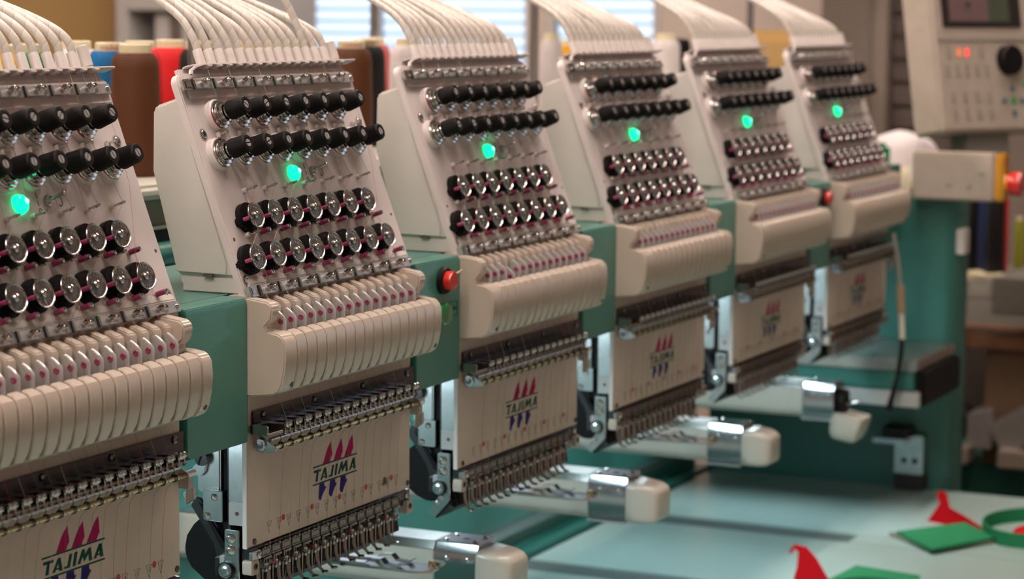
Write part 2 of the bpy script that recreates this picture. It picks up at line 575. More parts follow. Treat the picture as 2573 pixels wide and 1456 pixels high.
# ------------------------------------------------------------------ table
tb = thing('work_table', 'pale mint green work table top with dark slots in front of the machine', 'table', (-0.9, -0.55, TABLE_Z - 0.03))
z0t = 0.0
slots = [(0.940 + k * 0.278, 0.040) for k in (-3, -2, -1, 0, 1)]
edges = []
x0 = 0.0
for k, (xs, wd) in enumerate(slots):
    xa = xs + 0.9
    place('table_panel', MB().box(x0 + (0.001 if k else 0), xa - wd / 2, 0, 0.80, 0.0, 0.03).mesh('table_panel', 'table_top', bevel=0.0015), tb)
    place('slot_strip', MB().box(xa - wd / 2, xa + wd / 2, 0.52, 0.80, 0.0, 0.0292).mesh('slot_strip', 'table_slot', bevel=0.0005), tb)
    place('table_panel', MB().box(xa - wd / 2, xa + wd / 2, 0.0, 0.52, 0.0, 0.03).mesh('table_panel', 'table_top', bevel=0.0), tb)
    x0 = xa + wd / 2
place('table_panel', MB().box(x0, 2.428, 0, 0.80, 0.0, 0.03).mesh('table_panel', 'table_top', bevel=0.0015), tb)
place('table_leg', MB().box(0.2, 0.26, 0.1, 0.16, -0.735, 0.0).mesh('table_leg', 'steel'), tb)
place('table_leg', MB().box(2.2, 2.26, 0.1, 0.16, -0.735, 0.0).mesh('table_leg', 'steel'), tb)

# ================================================================== sewing head (built once at x = 0, copied five times)
KF = 0.375
CF = math.hypot(1, KF)


def FM(x, v, h=0.0, rot=0.0):
    """matrix on the sloping face plate: x along the plate, v up the plate, local z out of it"""
    c = CF
    p = Vector((x, 0.002 + (KF * v - h) / c, 0.1635 + (v + KF * h) / c))
    M = Matrix(((1, 0, 0, p.x), (0, KF / c, -1 / c, p.y), (0, 1 / c, KF / c, p.z), (0, 0, 0, 1)))
    if rot:
        M = M @ Matrix.Rotation(rot, 4, 'Z')
    return M


def FP(x, v, h=0.0):
    return FM(x, v, h).translation.copy()


HEAD_LABELS = ['leftmost white embroidery head, cut off by the left edge of the picture',
               'second embroidery head from the left, large and in sharp focus',
               'third embroidery head from the left, beside the first red stop button',
               'fourth embroidery head from the left, slightly blurred, between the third and fifth',
               'fifth embroidery head from the left, standing beside the far red stop button',
               'sixth and farthest embroidery head, nearest the control panel']


def rounded_rect(x0, x1, y0, y1, r, corners=(1, 1, 1, 1), n=5):
    pts = []
    for (cx, cy, a0, on) in ((x1 - r, y0 + r, -PI / 2, corners[0]), (x1 - r, y1 - r, 0, corners[1]), (x0 + r, y1 - r, PI / 2, corners[2]), (x0 + r, y0 + r, PI, corners[3])):
        if on:
            for k in range(n + 1):
                a = a0 + PI / 2 * k / n
                pts.append((cx + r * math.cos(a), cy + r * math.sin(a)))
        else:
            pts.append((cx + r * (1 if math.cos(a0 + PI / 4) > 0 else -1), cy + r * (1 if math.sin(a0 + PI / 4) > 0 else -1)))
    return pts


def cross_screw(r, h):
    """domed screw with a cross recess"""
    m = MB().lathe([(r, 0), (r, h * 0.35), (r * 0.8, h * 0.75), (r * 0.42, h), (r * 0.40, h * 0.7), (0, h * 0.65)], 16)
    return m


STEEP = {}


def make_head():
    H = thing('embroidery_head', HEAD_LABELS[0], 'sewing head', (0, 0, 0), 'embroidery heads in a row')
    # ---- sloping face plate and housing
    fp = place('face_plate', MB().prism(rounded_rect(0.0, 0.2235, -0.001, 0.1495, 0.007, (0, 1, 1, 0)), -0.006, 0.0, 'z').mesh('face_plate', 'white_paint', bevel=0.0008), H, FM(0, 0))
    place('shelf_back', MB().box(0.0090, 0.2220, 0.1480, 0.1532, -0.0060, -0.0030).mesh('shelf_back', 'white_paint', bevel=0.0003), fp)
    place('guide_pad', MB().box(0.006, 0.221, 0.1315, 0.1462, 0.0, 0.0018).mesh('guide_pad', 'white_paint', bevel=0.0008), fp)
    holeM = MB().lathe([(0.0042, 0.0), (0.0042, 0.0003), (0.0034, 0.0004), (0.0030, -0.0012), (0.0, -0.0012)], 18).mesh('countersink', 'cream_dull')
    hexM = MB().lathe([(0.0029, -0.001), (0.0029, 0.0012), (0.0024, 0.0016), (0.0014, 0.0016), (0.0013, 0.0002), (0, 0.0002)], 12).mesh('socket_screw', 'steel')
    for (x, v) in ((0.0098, 0.108), (0.0052, 0.0100), (0.2160, 0.0105), (0.2140, 0.108)):
        s_ = place('countersink', holeM, fp, T(x, v, 0))
        place('socket_screw', hexM, s_, T(0, 0, -0.0004))
    pinholeM = MB().lathe([(0.0011, 0.0), (0.0011, 0.0002), (0, 0.0002)], 10).mesh('pin_hole', 'groove')
    for (x, v) in ((0.0066, 0.0375), (0.2180, 0.0380), (0.0330, 0.0560)):
        place('pin_hole', pinholeM, fp, T(x, v, 0))
    ho = place('housing', MB().prism([(0.0500, 0.2880), (0.0540, 0.2885), (0.0720, 0.2825), (0.0742, 0.2800), (0.0750, 0.2405), (0.0570, 0.1742), (0.0085, 0.1742)], 0.0035, 0.2195, 'x').mesh('housing', 'housing_paint', bevel=0.0022, seg=3), H)
    place('side_cover', MB().prism([(0.0500, 0.2760), (0.0545, 0.2862), (0.0712, 0.2806), (0.0726, 0.2788), (0.0734, 0.2408), (0.0560, 0.1762), (0.0192, 0.1757), (0.0184, 0.1826), (0.0430, 0.2521)], 0.0027, 0.0036, 'x').mesh('side_cover', 'housing_paint', bevel=0.0004), ho)
    place('cover_latch', MB().box(0.0024, 0.0040, 0.0290, 0.0360, 0.1738, 0.1756).mesh('cover_latch', 'groove'), ho)
    ba = place('head_base', MB().prism([(0.0050, 0.1740), (0.0545, 0.1740), (0.0545, 0.1694), (0.0530, 0.1690), (0.0530, 0.1636), (0.0020, 0.1636), (0.0020, 0.1700)], 0.0045, 0.2190, 'x').mesh('head_base', 'housing_paint', bevel=0.0006), H)
    place('rubber_stop', MB().ball((0.012, 0.0555, 0.1678), 0.0022).mesh('rubber_stop', 'black'), ba)

    # ---- tube shelf on top, ferrules and thread tubes
    place('tube_shelf', MB().prism([(0.0140, 0.0), (0.0160, -0.004), (0.2300, -0.004), (0.2300, 0.0050), (0.0290, 0.0050), (0.0200, 0.0040)], 0.1530, 0.1544, 'y').mesh('tube_shelf', 'white_paint', bevel=0.0004), H, FM(0, 0))
    place('shelf_wing', MB().prism([(0.009, 0.1470), (0.0110, 0.1502), (0.0180, 0.1528), (0.0290, 0.1542), (0.0290, 0.1528), (0.0190, 0.1512), (0.0130, 0.1490), (0.0120, 0.1465)], 0.0034, 0.0056, 'z').mesh('shelf_wing', 'white_paint', bevel=0.0004), H, FM(0, 0))
    ferM = MB().lathe([(0.0024, -0.0035), (0.0032, -0.0025), (0.0032, 0.0088), (0.0030, 0.0093), (0.0026, 0.0090)], 14).mesh('ferrule', 'white_plastic')
    lugM = MB().prism([(-0.0030, 0.0), (-0.0020, -0.0016), (0.0020, -0.0016), (0.0030, 0.0)], 0.0, 0.0064, 'z').mesh('shelf_lug', 'white_plastic', bevel=0.0004)
    RV = Matrix.Rotation(-PI / 2, 4, 'X')              # local z -> up the plate
    tube_col = []
    for i in range(15):
        x = 0.0340 + 0.0125 * i
        fe = place('ferrule', ferM, H, FM(x, 0.1560, 0.0) @ RV)
        place('shelf_lug', lugM, H, FM(x, 0.1530, 0.0))
        if i == 14:
            place('plug', MB().lathe([(0.0036, 0.0), (0.0036, 0.0125), (0.0033, 0.013), (0.0, 0.013)], 16).mesh('plug', 'white_plastic'), fe)
            continue
        rnd = random.Random(i * 13 + 5)
        p0 = FP(x, 0.1585, 0.0)
        d0 = Vector((0, KF, 1)).normalized()
        spread = i / 13.0
        steep = None
        if i == 11:                                   # on the second head one tube stands steeply out of the bundle
            steep = [p0, p0 + d0 * 0.024, p0 + Vector((-0.004, 0.022, 0.048)), p0 + Vector((-0.012, 0.05, 0.078)), p0 + Vector((-0.02, 0.10, 0.11))]
        if True:
            back = 1.22 + 0.22 * spread + rnd.uniform(-0.16, 0.16)
            up = 1.16 - 0.14 * spread + rnd.uniform(-0.07, 0.07)
            dx = -0.020 * spread + rnd.uniform(-0.006, 0.006)
            ctrl = [p0, p0 + d0 * 0.015, p0 + Vector((dx * 0.15, 0.015 * back, 0.025 * up)), p0 + Vector((dx * 0.5, 0.042 * back, 0.041 * up)),
                    p0 + Vector((dx, 0.085 * back, 0.066 * up)), p0 + Vector((dx * 1.5, 0.145 * back, 0.094 * up)), Vector((0.030 + 0.0125 * i * 0.86, 0.300, 0.436))]
        for cc in ([ctrl, steep] if steep else [ctrl]):
            pts = []
            n = len(cc)
            for k in range(n - 1):                     # Catmull-Rom
                q0, q1, q2, q3 = cc[max(k - 1, 0)], cc[k], cc[k + 1], cc[min(k + 2, n - 1)]
                for s in range(5):
                    t = s / 5
                    pts.append(0.5 * ((2 * q1) + (q2 - q0) * t + (2 * q0 - 5 * q1 + 4 * q2 - q3) * t * t + (3 * q1 - q0 - 3 * q2 + q3) * t ** 3))
            pts.append(cc[-1])
            tmesh = MB().tube(pts, 0.0026, 9, uv=True).mesh('thread_tube', 'tube_white', smooth=60)
            if cc is ctrl:
                tube_o = place('thread_tube', tmesh, H)
            else:
                STEEP['mesh'], STEEP['plain'] = tmesh, tube_o.data

    place('tube_clamp', MB().box(0.020, 0.188, 0.294, 0.306, 0.428, 0.444).mesh('tube_clamp', 'white_plastic', bevel=0.001), H)

    # ---- chrome guide bars (top and bottom of the plate)
    unitM = MB().box(-0.0088, 0.0088, -0.0031, 0.0031, 0.0, 0.0016).box(-0.0100, -0.0092, -0.0034, 0.0034, 0.0, 0.0020).mesh('guide_plate', 'zinc', bevel=0.0004)
    tabM = MB().box(0.0066, 0.0094, -0.0026, 0.0028, 0.0016, 0.0024).mesh('guide_tab', 'satin', bevel=0.0003)
    postM = MB().lathe([(0.0019, 0.0016), (0.0019, 0.0048), (0.0026, 0.0048), (0.0026, 0.0054), (0.0021, 0.0056), (0.0025, 0.0058), (0.0025, 0.0064), (0.0019, 0.0066),
                        (0.0019, 0.0080), (0.0015, 0.0088), (0.0007, 0.0090), (0.0006, 0.0082), (0, 0.0082)], 14).mesh('guide_screw', 'chrome')
    padM = MB().box(-0.0106, -0.0101, -0.0034, 0.0034, 0.0, 0.0016).mesh('felt_strip', 'black_rub')
    for (v0, h0) in ((0.1404, 0.0018), (0.0015, 0.0)):
        bar = place('guide_bar', MB().box(-0.0010, 0.2190, -0.0033, 0.0033, h0, 0.0042).mesh('guide_bar', 'zinc', bevel=0.0004), H, FM(0, v0))
        place('bar_end', MB().box(-0.0012, 0.0065, -0.0036, 0.0036, 0.0042, 0.0052).box(-0.0002, 0.0055, -0.0022, 0.0022, 0.0052, 0.0056).mesh('bar_end', 'chrome', bevel=0.0003), bar)
        place('end_screw', cross_screw(0.0017, 0.001).mesh('end_screw', 'chrome'), bar, T(0.2155, 0, 0.0042))
        for j in range(8):
            x = 0.0190 + 0.0249 * j
            u = place('guide_unit', unitM, H, FM(x, v0, 0.0042))
            place('guide_tab', tabM, u)
            place('guide_screw', postM, u, T(-0.001, 0, 0))
            place('felt_strip', padM, u)

    # ---- tension knobs
    knobM = MB().lathe([(0.0042, 0.0120), (0.0063, 0.0124), (0.0066, 0.0138), (0.0058, 0.0246), (0.0052, 0.0254), (0.0034, 0.0255), (0.0030, 0.0246)], 96, None, 0.022).mesh('tension_knob', 'black', smooth=8)
    capM = MB().lathe([(0.0055, 0.0250), (0.0051, 0.0257), (0.0034, 0.0258), (0.0030, 0.0248), (0.0, 0.0246)], 24).mesh('knob_face', 'black')
    bossM = MB().lathe([(0.0112, 0.0), (0.0108, 0.0034), (0.0098, 0.0042), (0.0, 0.0042)], 28).mesh('boss', 'white_plastic')
    washM = MB().lathe([(0.0094, 0.0042), (0.0097, 0.0050), (0.0094, 0.0056), (0.0074, 0.0060), (0.0076, 0.0066), (0.0082, 0.0072), (0.0080, 0.0078), (0.0060, 0.0082),
                        (0.0058, 0.0090), (0.0064, 0.0096), (0.0062, 0.0102), (0.0046, 0.0106), (0.0044, 0.0124)], 26).mesh('tension_washer', 'chrome', smooth=24)
    feltM = MB().lathe([(0.0090, 0.0040), (0.0090, 0.0046), (0.0, 0.0047)], 20).mesh('felt_ring', 'red_felt')
    hs = [(0.0026 * math.cos(a), 0.0026 * math.sin(a)) for a in [0.16 + (PI - 0.32) * k / 8 for k in range(9)]]
    slotM = MB().prism(hs, 0.0245, 0.0256, 'z').prism([(-x, -y) for x, y in hs], 0.0245, 0.0256, 'z').mesh('slotted_screw', 'zinc')
    for row, (x0, v0, n) in enumerate(((0.0300, 0.1193, 7), (0.0178, 0.0936, 8))):
        for j in range(n):
            x = x0 + 0.0252 * j
            k = place('tension_knob', knobM, H, FM(x, v0, 0, random.Random(row * 31 + j).uniform(0, 3)))
            place('knob_face', capM, k)
            place('boss', bossM, k)
            place('tension_washer', washM, k)
            place('felt_ring', feltM, k, T(0.0006, 0.0010, 0.0001))
            place('slotted_screw', slotM, k)
    # ---- small pins between the knob rows
    pinM = MB().lathe([(0.0008, 0.002), (0.0008, 0.0076), (0.0014, 0.0078), (0.0014, 0.0084), (0.0006, 0.0088), (0, 0.0088)], 10).mesh('guide_pin', 'satin')
    standM = MB().box(-0.0016, 0.0016, -0.0018, 0.0018, 0.0, 0.0026).mesh('pin_block', 'white_plastic', bevel=0.0004)
    for j in range(8):
        p_ = place('guide_pin', pinM, H, FM(0.0262 + 0.0252 * j, 0.1068))
        place('pin_block', standM, p_)
    # ---- green light, toggle switch and printed marks
    led = place('indicator_light', MB().lathe([(0.0058, 0.0), (0.0057, 0.0018), (0.0050, 0.0034), (0.0036, 0.0046), (0.0018, 0.0052), (0.0, 0.0053)], 24).mesh('indicator_light', 'led', smooth=80), H, FM(0.1020, 0.0758))
    led['label'] = 'glowing green indicator light'
    place('light_core', MB().ball((0.0016, 0.0006, 0.0040), 0.0022).mesh('light_core', 'led_core'), led)
    tg = place('toggle_switch', MB().lathe([(0.0034, 0), (0.0034, 0.0010), (0.0024, 0.0012), (0.0022, 0.0034), (0.0013, 0.0036), (0, 0.0036)], 16).mesh('toggle_switch', 'satin'), H, FM(0.1285, 0.0762))
    place('toggle_arm', MB().tube([(0, 0, 0.003), (0.0026, 0.0012, 0.0105)], [0.0008, 0.0013], 10).ball((0.0027, 0.00122, 0.0108), 0.0013).mesh('toggle_arm', 'chrome'), tg)
    mk = MB().box(-0.0003, 0.0003, 0.002, 0.0056, 0, 0.00015).box(-0.0003, 0.0003, -0.0024, 0.0006, 0, 0.00015)
    place('switch_marks', mk.mesh('switch_marks', 'print_black', smooth=0), fp, T(0.1200, 0.0762, 0))
    ring = [(0.0012 * math.cos(2 * PI * k / 16), 0.0016 * math.sin(2 * PI * k / 16), 0.0001) for k in range(16)]
    place('switch_marks', MB().tube(ring, 0.00025, 4, closed=True).mesh('switch_marks', 'print_black'), fp, T(0.1200, 0.0708, 0))
    arc = [(0.0022 * math.cos(a), 0.0028 * math.sin(a), 0.0001) for a in [-2.4 + 4.2 * k / 14 for k in range(15)]]
    place('switch_marks', MB().tube(arc, 0.00035, 4).mesh('switch_marks', 'print_black'), fp, T(0.1400, 0.0752, 0))
    # ---- eyelets
    loop = [(0, 0, 0.0024), (0, 0, 0.0050)] + [(0.0012 * math.sin(a), 0.0004 * math.sin(a), 0.0080 - 0.0030 * math.cos(a)) for a in [2 * PI * k / 14 for k in range(1, 14)]] + [(0, 0, 0.0051)]
    eyeM = MB().tube(loop, 0.0007, 6).mesh('eyelet', 'chrome')
    eybM = MB().lathe([(0.0018, 0), (0.0018, 0.0024), (0.0015, 0.0030), (0, 0.0030)], 12).mesh('eyelet_base', 'white_plastic')
    for (x0, v0) in ((0.0354, 0.0680), (0.0218, 0.0388)):
        for j in range(7):
            e = place('eyelet', eyeM, H, FM(x0 + 0.0252 * j, v0))
            place('eyelet_base', eybM, e)
    # ---- check discs
    wheel = MB()
    wheel.lathe([(0.0, 0.0110), (0.0054, 0.0107), (0.0056, 0.0100), (0.0, 0.0098)], 24)
    rim = MB()
    rim.lathe([(0.0071, 0.0105), (0.0076, 0.0106), (0.0081, 0.0110), (0.0085, 0.0117), (0.0087, 0.0114), (0.0084, 0.0104), (0.0078, 0.0096), (0.0071, 0.0096), (0.0071, 0.0105)], 32)
    for k in range(16):
        a = 2 * PI * k / 16
        c, s = math.cos(a), math.sin(a)
        w = 0.00038
        q = [(0.0053, -w), (0.0073, -w), (0.0073, w), (0.0053, w)]
        wheel.prism([(x * c - y * s, x * s + y * c) for x, y in q], 0.0098, 0.0107, 'z')
    wheelM = wheel.mesh('check_disc', 'disc_metal', smooth=35)
    rimM = rim.mesh('disc_rim', 'disc_rim', smooth=35)
    base = [(0.0100 * math.cos(a), 0.0100 * math.sin(a)) for a in [2 * PI * k / 26 for k in range(26)]]
    dbM = MB().prism(base, 0.0, 0.0068, 'z').prism([(-0.0124, -0.0044), (-0.006, -0.0060), (-0.006, 0.002), (-0.0124, 0.0002)], 0.0, 0.0064, 'z').mesh('disc_base', 'black', bevel=0.0008, smooth=40)
    hubM = cross_screw(0.0026, 0.0022).mesh('disc_screw', 'chrome')
    dpinM = MB().lathe([(0.0014, 0.0070), (0.0014, 0.0116)], 12).mesh('pink_pin', 'pink')
    dtipM = MB().lathe([(0.0011, 0.0116), (0.0013, 0.0120), (0.0012, 0.0128), (0.0, 0.0132)], 10).mesh('pin_tip', 'chrome')
    for row, (x0, v0, n) in enumerate(((0.0255, 0.0494, 7), (0.0122, 0.0222, 8))):
        for j in range(n):
            d = place('check_disc', wheelM, H, FM(x0 + 0.0249 * j, v0, -0.0016))
            place('disc_rim', rimM, d)
            place('disc_base', dbM, d, T(0.0006, 0.0002, 0))
            place('disc_screw', hubM, d, T(0, 0, 0.0110))
            place('pink_pin', dpinM, d, T(-0.0088, -0.0012, 0))
            place('pin_tip', dtipM, d, T(-0.0088, -0.0012, 0))
    # ---- pink posts
    ppM = MB().lathe([(0.0017, 0.0012), (0.0017, 0.0078)], 12).mesh('pink_post', 'pink')
    ptM = MB().lathe([(0.0012, 0.0076), (0.0016, 0.0082), (0.0014, 0.0090), (0.0, 0.0094)], 10).mesh('post_tip', 'chrome')
    pbM = MB().lathe([(0.0020, 0.0), (0.0020, 0.0013), (0, 0.0013)], 12).mesh('post_base', 'white_plastic')
    for (x0, v0, n) in ((0.0380, 0.0391, 7), (0.0262, 0.0113, 8)):
        for j in range(n):
            p_ = place('pink_post', ppM, H, FM(x0 + 0.0253 * j, v0))
            place('post_tip', ptM, p_)
            place('post_base', pbM, p_)

    # ---- needle case body behind the cover
    place('needle_case', MB().box(-0.0030, 0.2195, 0.0, 0.014, 0.0770, 0.1636).mesh('needle_case', 'cream_dull', bevel=0.0006), H)
    # ---- ribbed cover: two end blocks and fifteen ribs
    FR = [(-0.0195, 0.1370), (-0.0207, 0.1420), (-0.0245, 0.1413), (-0.0276, 0.1394), (-0.0294, 0.1357), (-0.0302, 0.1268), (-0.0293, 0.1178), (-0.0275, 0.1095), (-0.0250, 0.1044), (-0.0205, 0.1020), (-0.0120, 0.1012)]

    def rib_mesh(w0, w1, mname):
        cols = 6
        vs, fs = [], []
        cy, cz = -0.014, 0.122
        e = 0.0008
        for i, (y, z) in enumerate(FR):
            t = max(0.0, (0.112 - z) / 0.011)          # ribs taper to rounded teeth at the bottom
            tp = 1 - 0.42 * t if z < 0.112 else (0.80 if z > 0.1405 else (0.93 if z > 0.138 else 1.0))
            d = Vector((cy - y, cz - z)).normalized()
            xm = (w0 + w1) / 2
            hw = (w1 - w0) / 2 * tp
            for (xx, dep) in ((-hw, 0.0070), (-hw, e), (-hw + e, 0.0), (hw - e, 0.0), (hw, e), (hw, 0.0070)):
                vs.append((xm + xx, y + d.x * dep, z + d.y * dep))
        for i in range(len(FR) - 1):
            for k in range(cols - 1):
                a = i * cols + k
                fs.append((a, a + 1, a + cols + 1, a + cols))
        return MB().add(vs, fs).mesh(mname, 'cream', smooth=22)
    ribM = rib_mesh(-0.0058, 0.0058, 'cover_rib')
    ENDL = [(-0.0030, 0.1630), (-0.0165, 0.1612), (-0.0195, 0.1595), (-0.0206, 0.1570), (-0.0198, 0.1505), (-0.0150, 0.1455), (-0.0162, 0.1428)]
    FULL = ENDL + FR[2:-1] + [(-0.0040, 0.1000), (0.0, 0.1005), (0.0, 0.1630)]
    LOW = [(0.0, 0.1428), (-0.0157, 0.1426)] + FR[2:-1] + [(-0.0040, 0.1000), (0.0, 0.1005)]
    TALL = ENDL + [(-0.0162, 0.1405), (0.0, 0.1405), (0.0, 0.1630)]
    co = place('thread_cover', MB().prism(LOW, -0.0060, 0.0097, 'x').mesh('thread_cover', 'cream', bevel=0.0010, seg=3, smooth=40), H)
    place('cover_post', MB().prism(TALL, -0.0060, 0.0032, 'x').mesh('cover_post', 'cream', bevel=0.0010, seg=3, smooth=40), co)
    place('cover_end', MB().prism(LOW, 0.1995, 0.2110, 'x').mesh('cover_end', 'cream', bevel=0.0010, seg=3, smooth=40), co)
    place('cover_post', MB().prism(TALL, 0.1938, 0.2040, 'x').mesh('cover_post', 'cream', bevel=0.0010, seg=3, smooth=40), co)
    place('shade_core', MB().prism([(-0.0040, 0.1400), (-0.0220, 0.1390), (-0.0262, 0.1340), (-0.0272, 0.1268), (-0.0262, 0.1178), (-0.0230, 0.1090), (-0.0040, 0.1050)], 0.0060, 0.2000, 'x').mesh('shade_core', 'groove'), co)  # added filler behind the ribs: blocks light, dark brown stands in for groove shade
    for i in range(15):
        place('cover_rib', ribM, H, T(0.0161 + 0.01262 * i, 0, 0))
    plugM = MB().lathe([(0.0018, 0), (0.0018, 0.0004), (0, 0.0004)], 14).mesh('cover_screw', 'groove')
    for x in (0.0068, 0.2062):
        place('cover_screw', plugM, co, axis_M((x, -0.0268, 0.1082), (0, -1, -0.28)))
    # ---- fins and take-up levers
    finM = MB().prism([(0.0, 0.1618), (-0.0085, 0.1592), (-0.0118, 0.1580), (-0.0127, 0.1560), (-0.0127, 0.1390), (0.0, 0.1390)], 0.0012, 0.0088, 'x').mesh('cover_fin', 'cream', bevel=0.0008)
    levM = MB().prism([(-0.0085, 0.1380), (-0.0085, 0.1515), (-0.0112, 0.1541), (-0.0143, 0.1548), (-0.0171, 0.1530), (-0.0204, 0.1504), (-0.0212, 0.1484), (-0.0212, 0.1380)], -0.0011, 0.0011, 'x').mesh('take_up_lever', 'alu', bevel=0.0004)
    ringp = [(0.0014 * math.cos(2 * PI * k / 14), 0.0014 * math.sin(2 * PI * k / 14), 0.0) for k in range(14)]
    eyM = MB().tube(ringp, 0.0006, 6, closed=True).mesh('lever_eye', 'pink')
    eyhM = MB().lathe([(0.0012, 0.0), (0.0012, 0.0002), (0, 0.0002)], 12).mesh('eye_hole', 'groove')
    for i in range(15):
        x = 0.0097 + 0.01262 * i
        place('cover_fin', finM, H, T(x, 0, 0))
        lv = place('take_up_lever', levM, H, T(x, 0, 0))
        place('lever_eye', eyM, lv, axis_M((-0.0012, -0.0180, 0.1476), (-1, 0, 0)))
        place('eye_hole', eyhM, lv, axis_M((-0.00115, -0.0180, 0.1476), (-1, 0, 0)))

    # ---- dark steel strip with screws
    ds = place('steel_strip', MB().box(0.0014, 0.2215, -0.0016, 0.0, 0.0772, 0.0893).mesh('steel_strip', 'dark_steel', bevel=0.0005), H)
    csM = cross_screw(0.0024, 0.0014).mesh('strip_screw', 'disc_metal')
    wsM = MB().lathe([(0.0036, 0), (0.0034, 0.0005), (0, 0.0006)], 18).mesh('screw_washer', 'dark_steel')
    for x in (0.0138, 0.0795, 0.1455, 0.2110):
        s_ = place('strip_screw', csM, ds, axis_M((x, -0.0020, 0.0856), (0, -1, 0)))
    # ---- thread clamp rail
    ra = place('clamp_rail', MB().box(-0.0020, 0.2090, -0.0145, -0.0016, 0.0748, 0.0757).box(-0.0020, 0.2090, -0.0032, -0.0016, 0.0757, 0.0800).mesh('clamp_rail', 'clear_brown', bevel=0.0003), H)
    place('rail_end', MB().prism(rounded_rect(-0.0150, -0.0020, 0.0750, 0.0816, 0.0016), -0.0032, -0.0014, 'x').mesh('rail_end', 'chrome', bevel=0.0003), ra)
    place('rail_lip', MB().box(-0.0030, 0.0160, -0.0152, -0.0142, 0.0746, 0.0764).mesh('rail_lip', 'chrome', bevel=0.0003), ra)
    cl = MB()
    cl.box(-0.0040, 0.0040, -0.0012, 0.0, 0.0018, 0.0050).box(-0.0040, -0.0020, -0.0012, 0.0, -0.0012, 0.0018).box(0.0020, 0.0040, -0.0012, 0.0, -0.0012, 0.0018)
    cl.box(-0.0050, -0.0020, -0.0022, 0.0, -0.0022, -0.0012).box(0.0020, 0.0050, -0.0022, 0.0, -0.0022, -0.0012)
    clM = cl.mesh('thread_clamp', 'chrome', bevel=0.0002)
    sc2 = MB()
    for dx in (-0.0020, 0.0020):
        sc2.lathe([(0.0020, 0), (0.0020, 0.0008), (0.0014, 0.0016), (0.0005, 0.0019), (0.0004, 0.0013), (0, 0.0013)], 12, axis_M((dx, -0.0012, 0.0046), (0, -1, 0.15)))
    sc2M = sc2.mesh('clamp_screws', 'chrome')
    sc2M.name = 'clamp_screw_pair'
    wedM = MB().box(-0.0036, 0.0036, 0.0, 0.0110, 0.0006, 0.0044).mesh('clamp_body', 'clear_brown', bevel=0.0004)
    for i in range(15):
        c = place('thread_clamp', clM, H, T(0.0218 + 0.01262 * i, -0.0140, 0.0748))
        place('clamp_screw_pair', sc2M, c)
        place('clamp_body', wedM, c)
    # ---- rods, wire springs and pivot brackets
    rod = place('brass_rod', MB().tube([(0.0100, -0.0120, 0.0655), (0.2030, -0.0120, 0.0655)], 0.0016, 12).mesh('brass_rod', 'brass'), H)
    place('steel_rod', MB().tube([(0.0080, -0.0100, 0.0702), (0.2030, -0.0100, 0.0702)], 0.0014, 10).mesh('steel_rod', 'satin'), rod)
    wl = [(0.0, -0.0132, 0.0735), (0.0006, -0.0140, 0.0700)]
    wl += [(0.0008 + 0.0028 * k / 20, -0.0120 - 0.0021 * math.cos(2 * PI * k / 10), 0.0655 + 0.0021 * math.sin(2 * PI * k / 10) + 0.0) for k in range(5, 26)]
    wl += [(0.0080, -0.0138, 0.0648)]
    wsp = MB().tube(wl, 0.00028, 4).mesh('wire_spring', 'black')
    for i in range(15):
        place('wire_spring', wsp, H, T(0.0150 + 0.01262 * i, 0, 0))
    tear = [(-0.0050 + 0.0048 * math.cos(a), 0.0674 + 0.0050 * math.sin(a)) for a in [-0.35 * PI + 1.25 * PI * k / 10 for k in range(11)]]
    piv = place('pivot_bracket', MB().prism([(-0.0165, 0.0640), (-0.0172, 0.0655), (-0.0160, 0.0668)] + [(-0.0080, 0.0716)] + [(-0.0020, 0.0745), (0.0005, 0.0735), (0.0002, 0.0660), (-0.0030, 0.0628), (-0.0070, 0.0622)], 0.0042, 0.0056, 'x').mesh('pivot_bracket', 'chrome', bevel=0.0003), H)
    place('pivot_ring', MB().lathe([(0.0042, 0.0), (0.0042, 0.0012), (0.0037, 0.0015), (0.0025, 0.0015)], 22, axis_M((0.0042, -0.0054, 0.0676), (-1, 0, 0))).mesh('pivot_ring', 'hook_steel'), piv)
    place('pivot_pin', MB().lathe([(0.0026, 0.0), (0.0025, 0.0018), (0.0, 0.0020)], 18, axis_M((0.0042, -0.0054, 0.0676), (-1, 0, 0))).mesh('pivot_pin', 'dark_steel'), piv)
    pr_ = place('pivot_bracket', MB().prism([(-0.0165, 0.0635), (-0.0165, 0.0672), (-0.0080, 0.0722), (-0.0010, 0.0722), (-0.0010, 0.0640)], 0.2030, 0.2044, 'x').mesh('pivot_bracket', 'chrome', bevel=0.0003), H)
    place('rod_cap', MB().tube([(0.2044, -0.0120, 0.0655), (0.2160, -0.0120, 0.0655)], 0.0022, 12).mesh('rod_cap', 'satin'), pr_)
    place('hinge_block', MB().box(0.2120, 0.2185, -0.0105, -0.0030, 0.0555, 0.0640).mesh('hinge_block', 'satin', bevel=0.0006), pr_)
    place('hinge_clip', MB().prism([(-0.0095, 0.0560), (-0.0095, 0.0480), (-0.0040, 0.0440), (-0.0040, 0.0560)], 0.2190, 0.2230, 'x').mesh('hinge_clip', 'steel', bevel=0.0004), pr_)

    # ---- printed front panel
    pa = place('front_panel', MB().prism([(-0.0003, 0.0008), (0.0, 0.0040), (0.0, 0.0745), (0.0010, 0.0770), (0.0040, 0.0770), (0.0040, 0.0)], -0.0028, 0.2185, 'x').mesh('front_panel', 'panel_cream', bevel=0.0004), H)
    place('panel_edge', MB().box(-0.0040, -0.0030, 0.0002, 0.0036, 0.0, 0.0766).mesh('panel_edge', 'white_plastic', bevel=0.0003), pa)
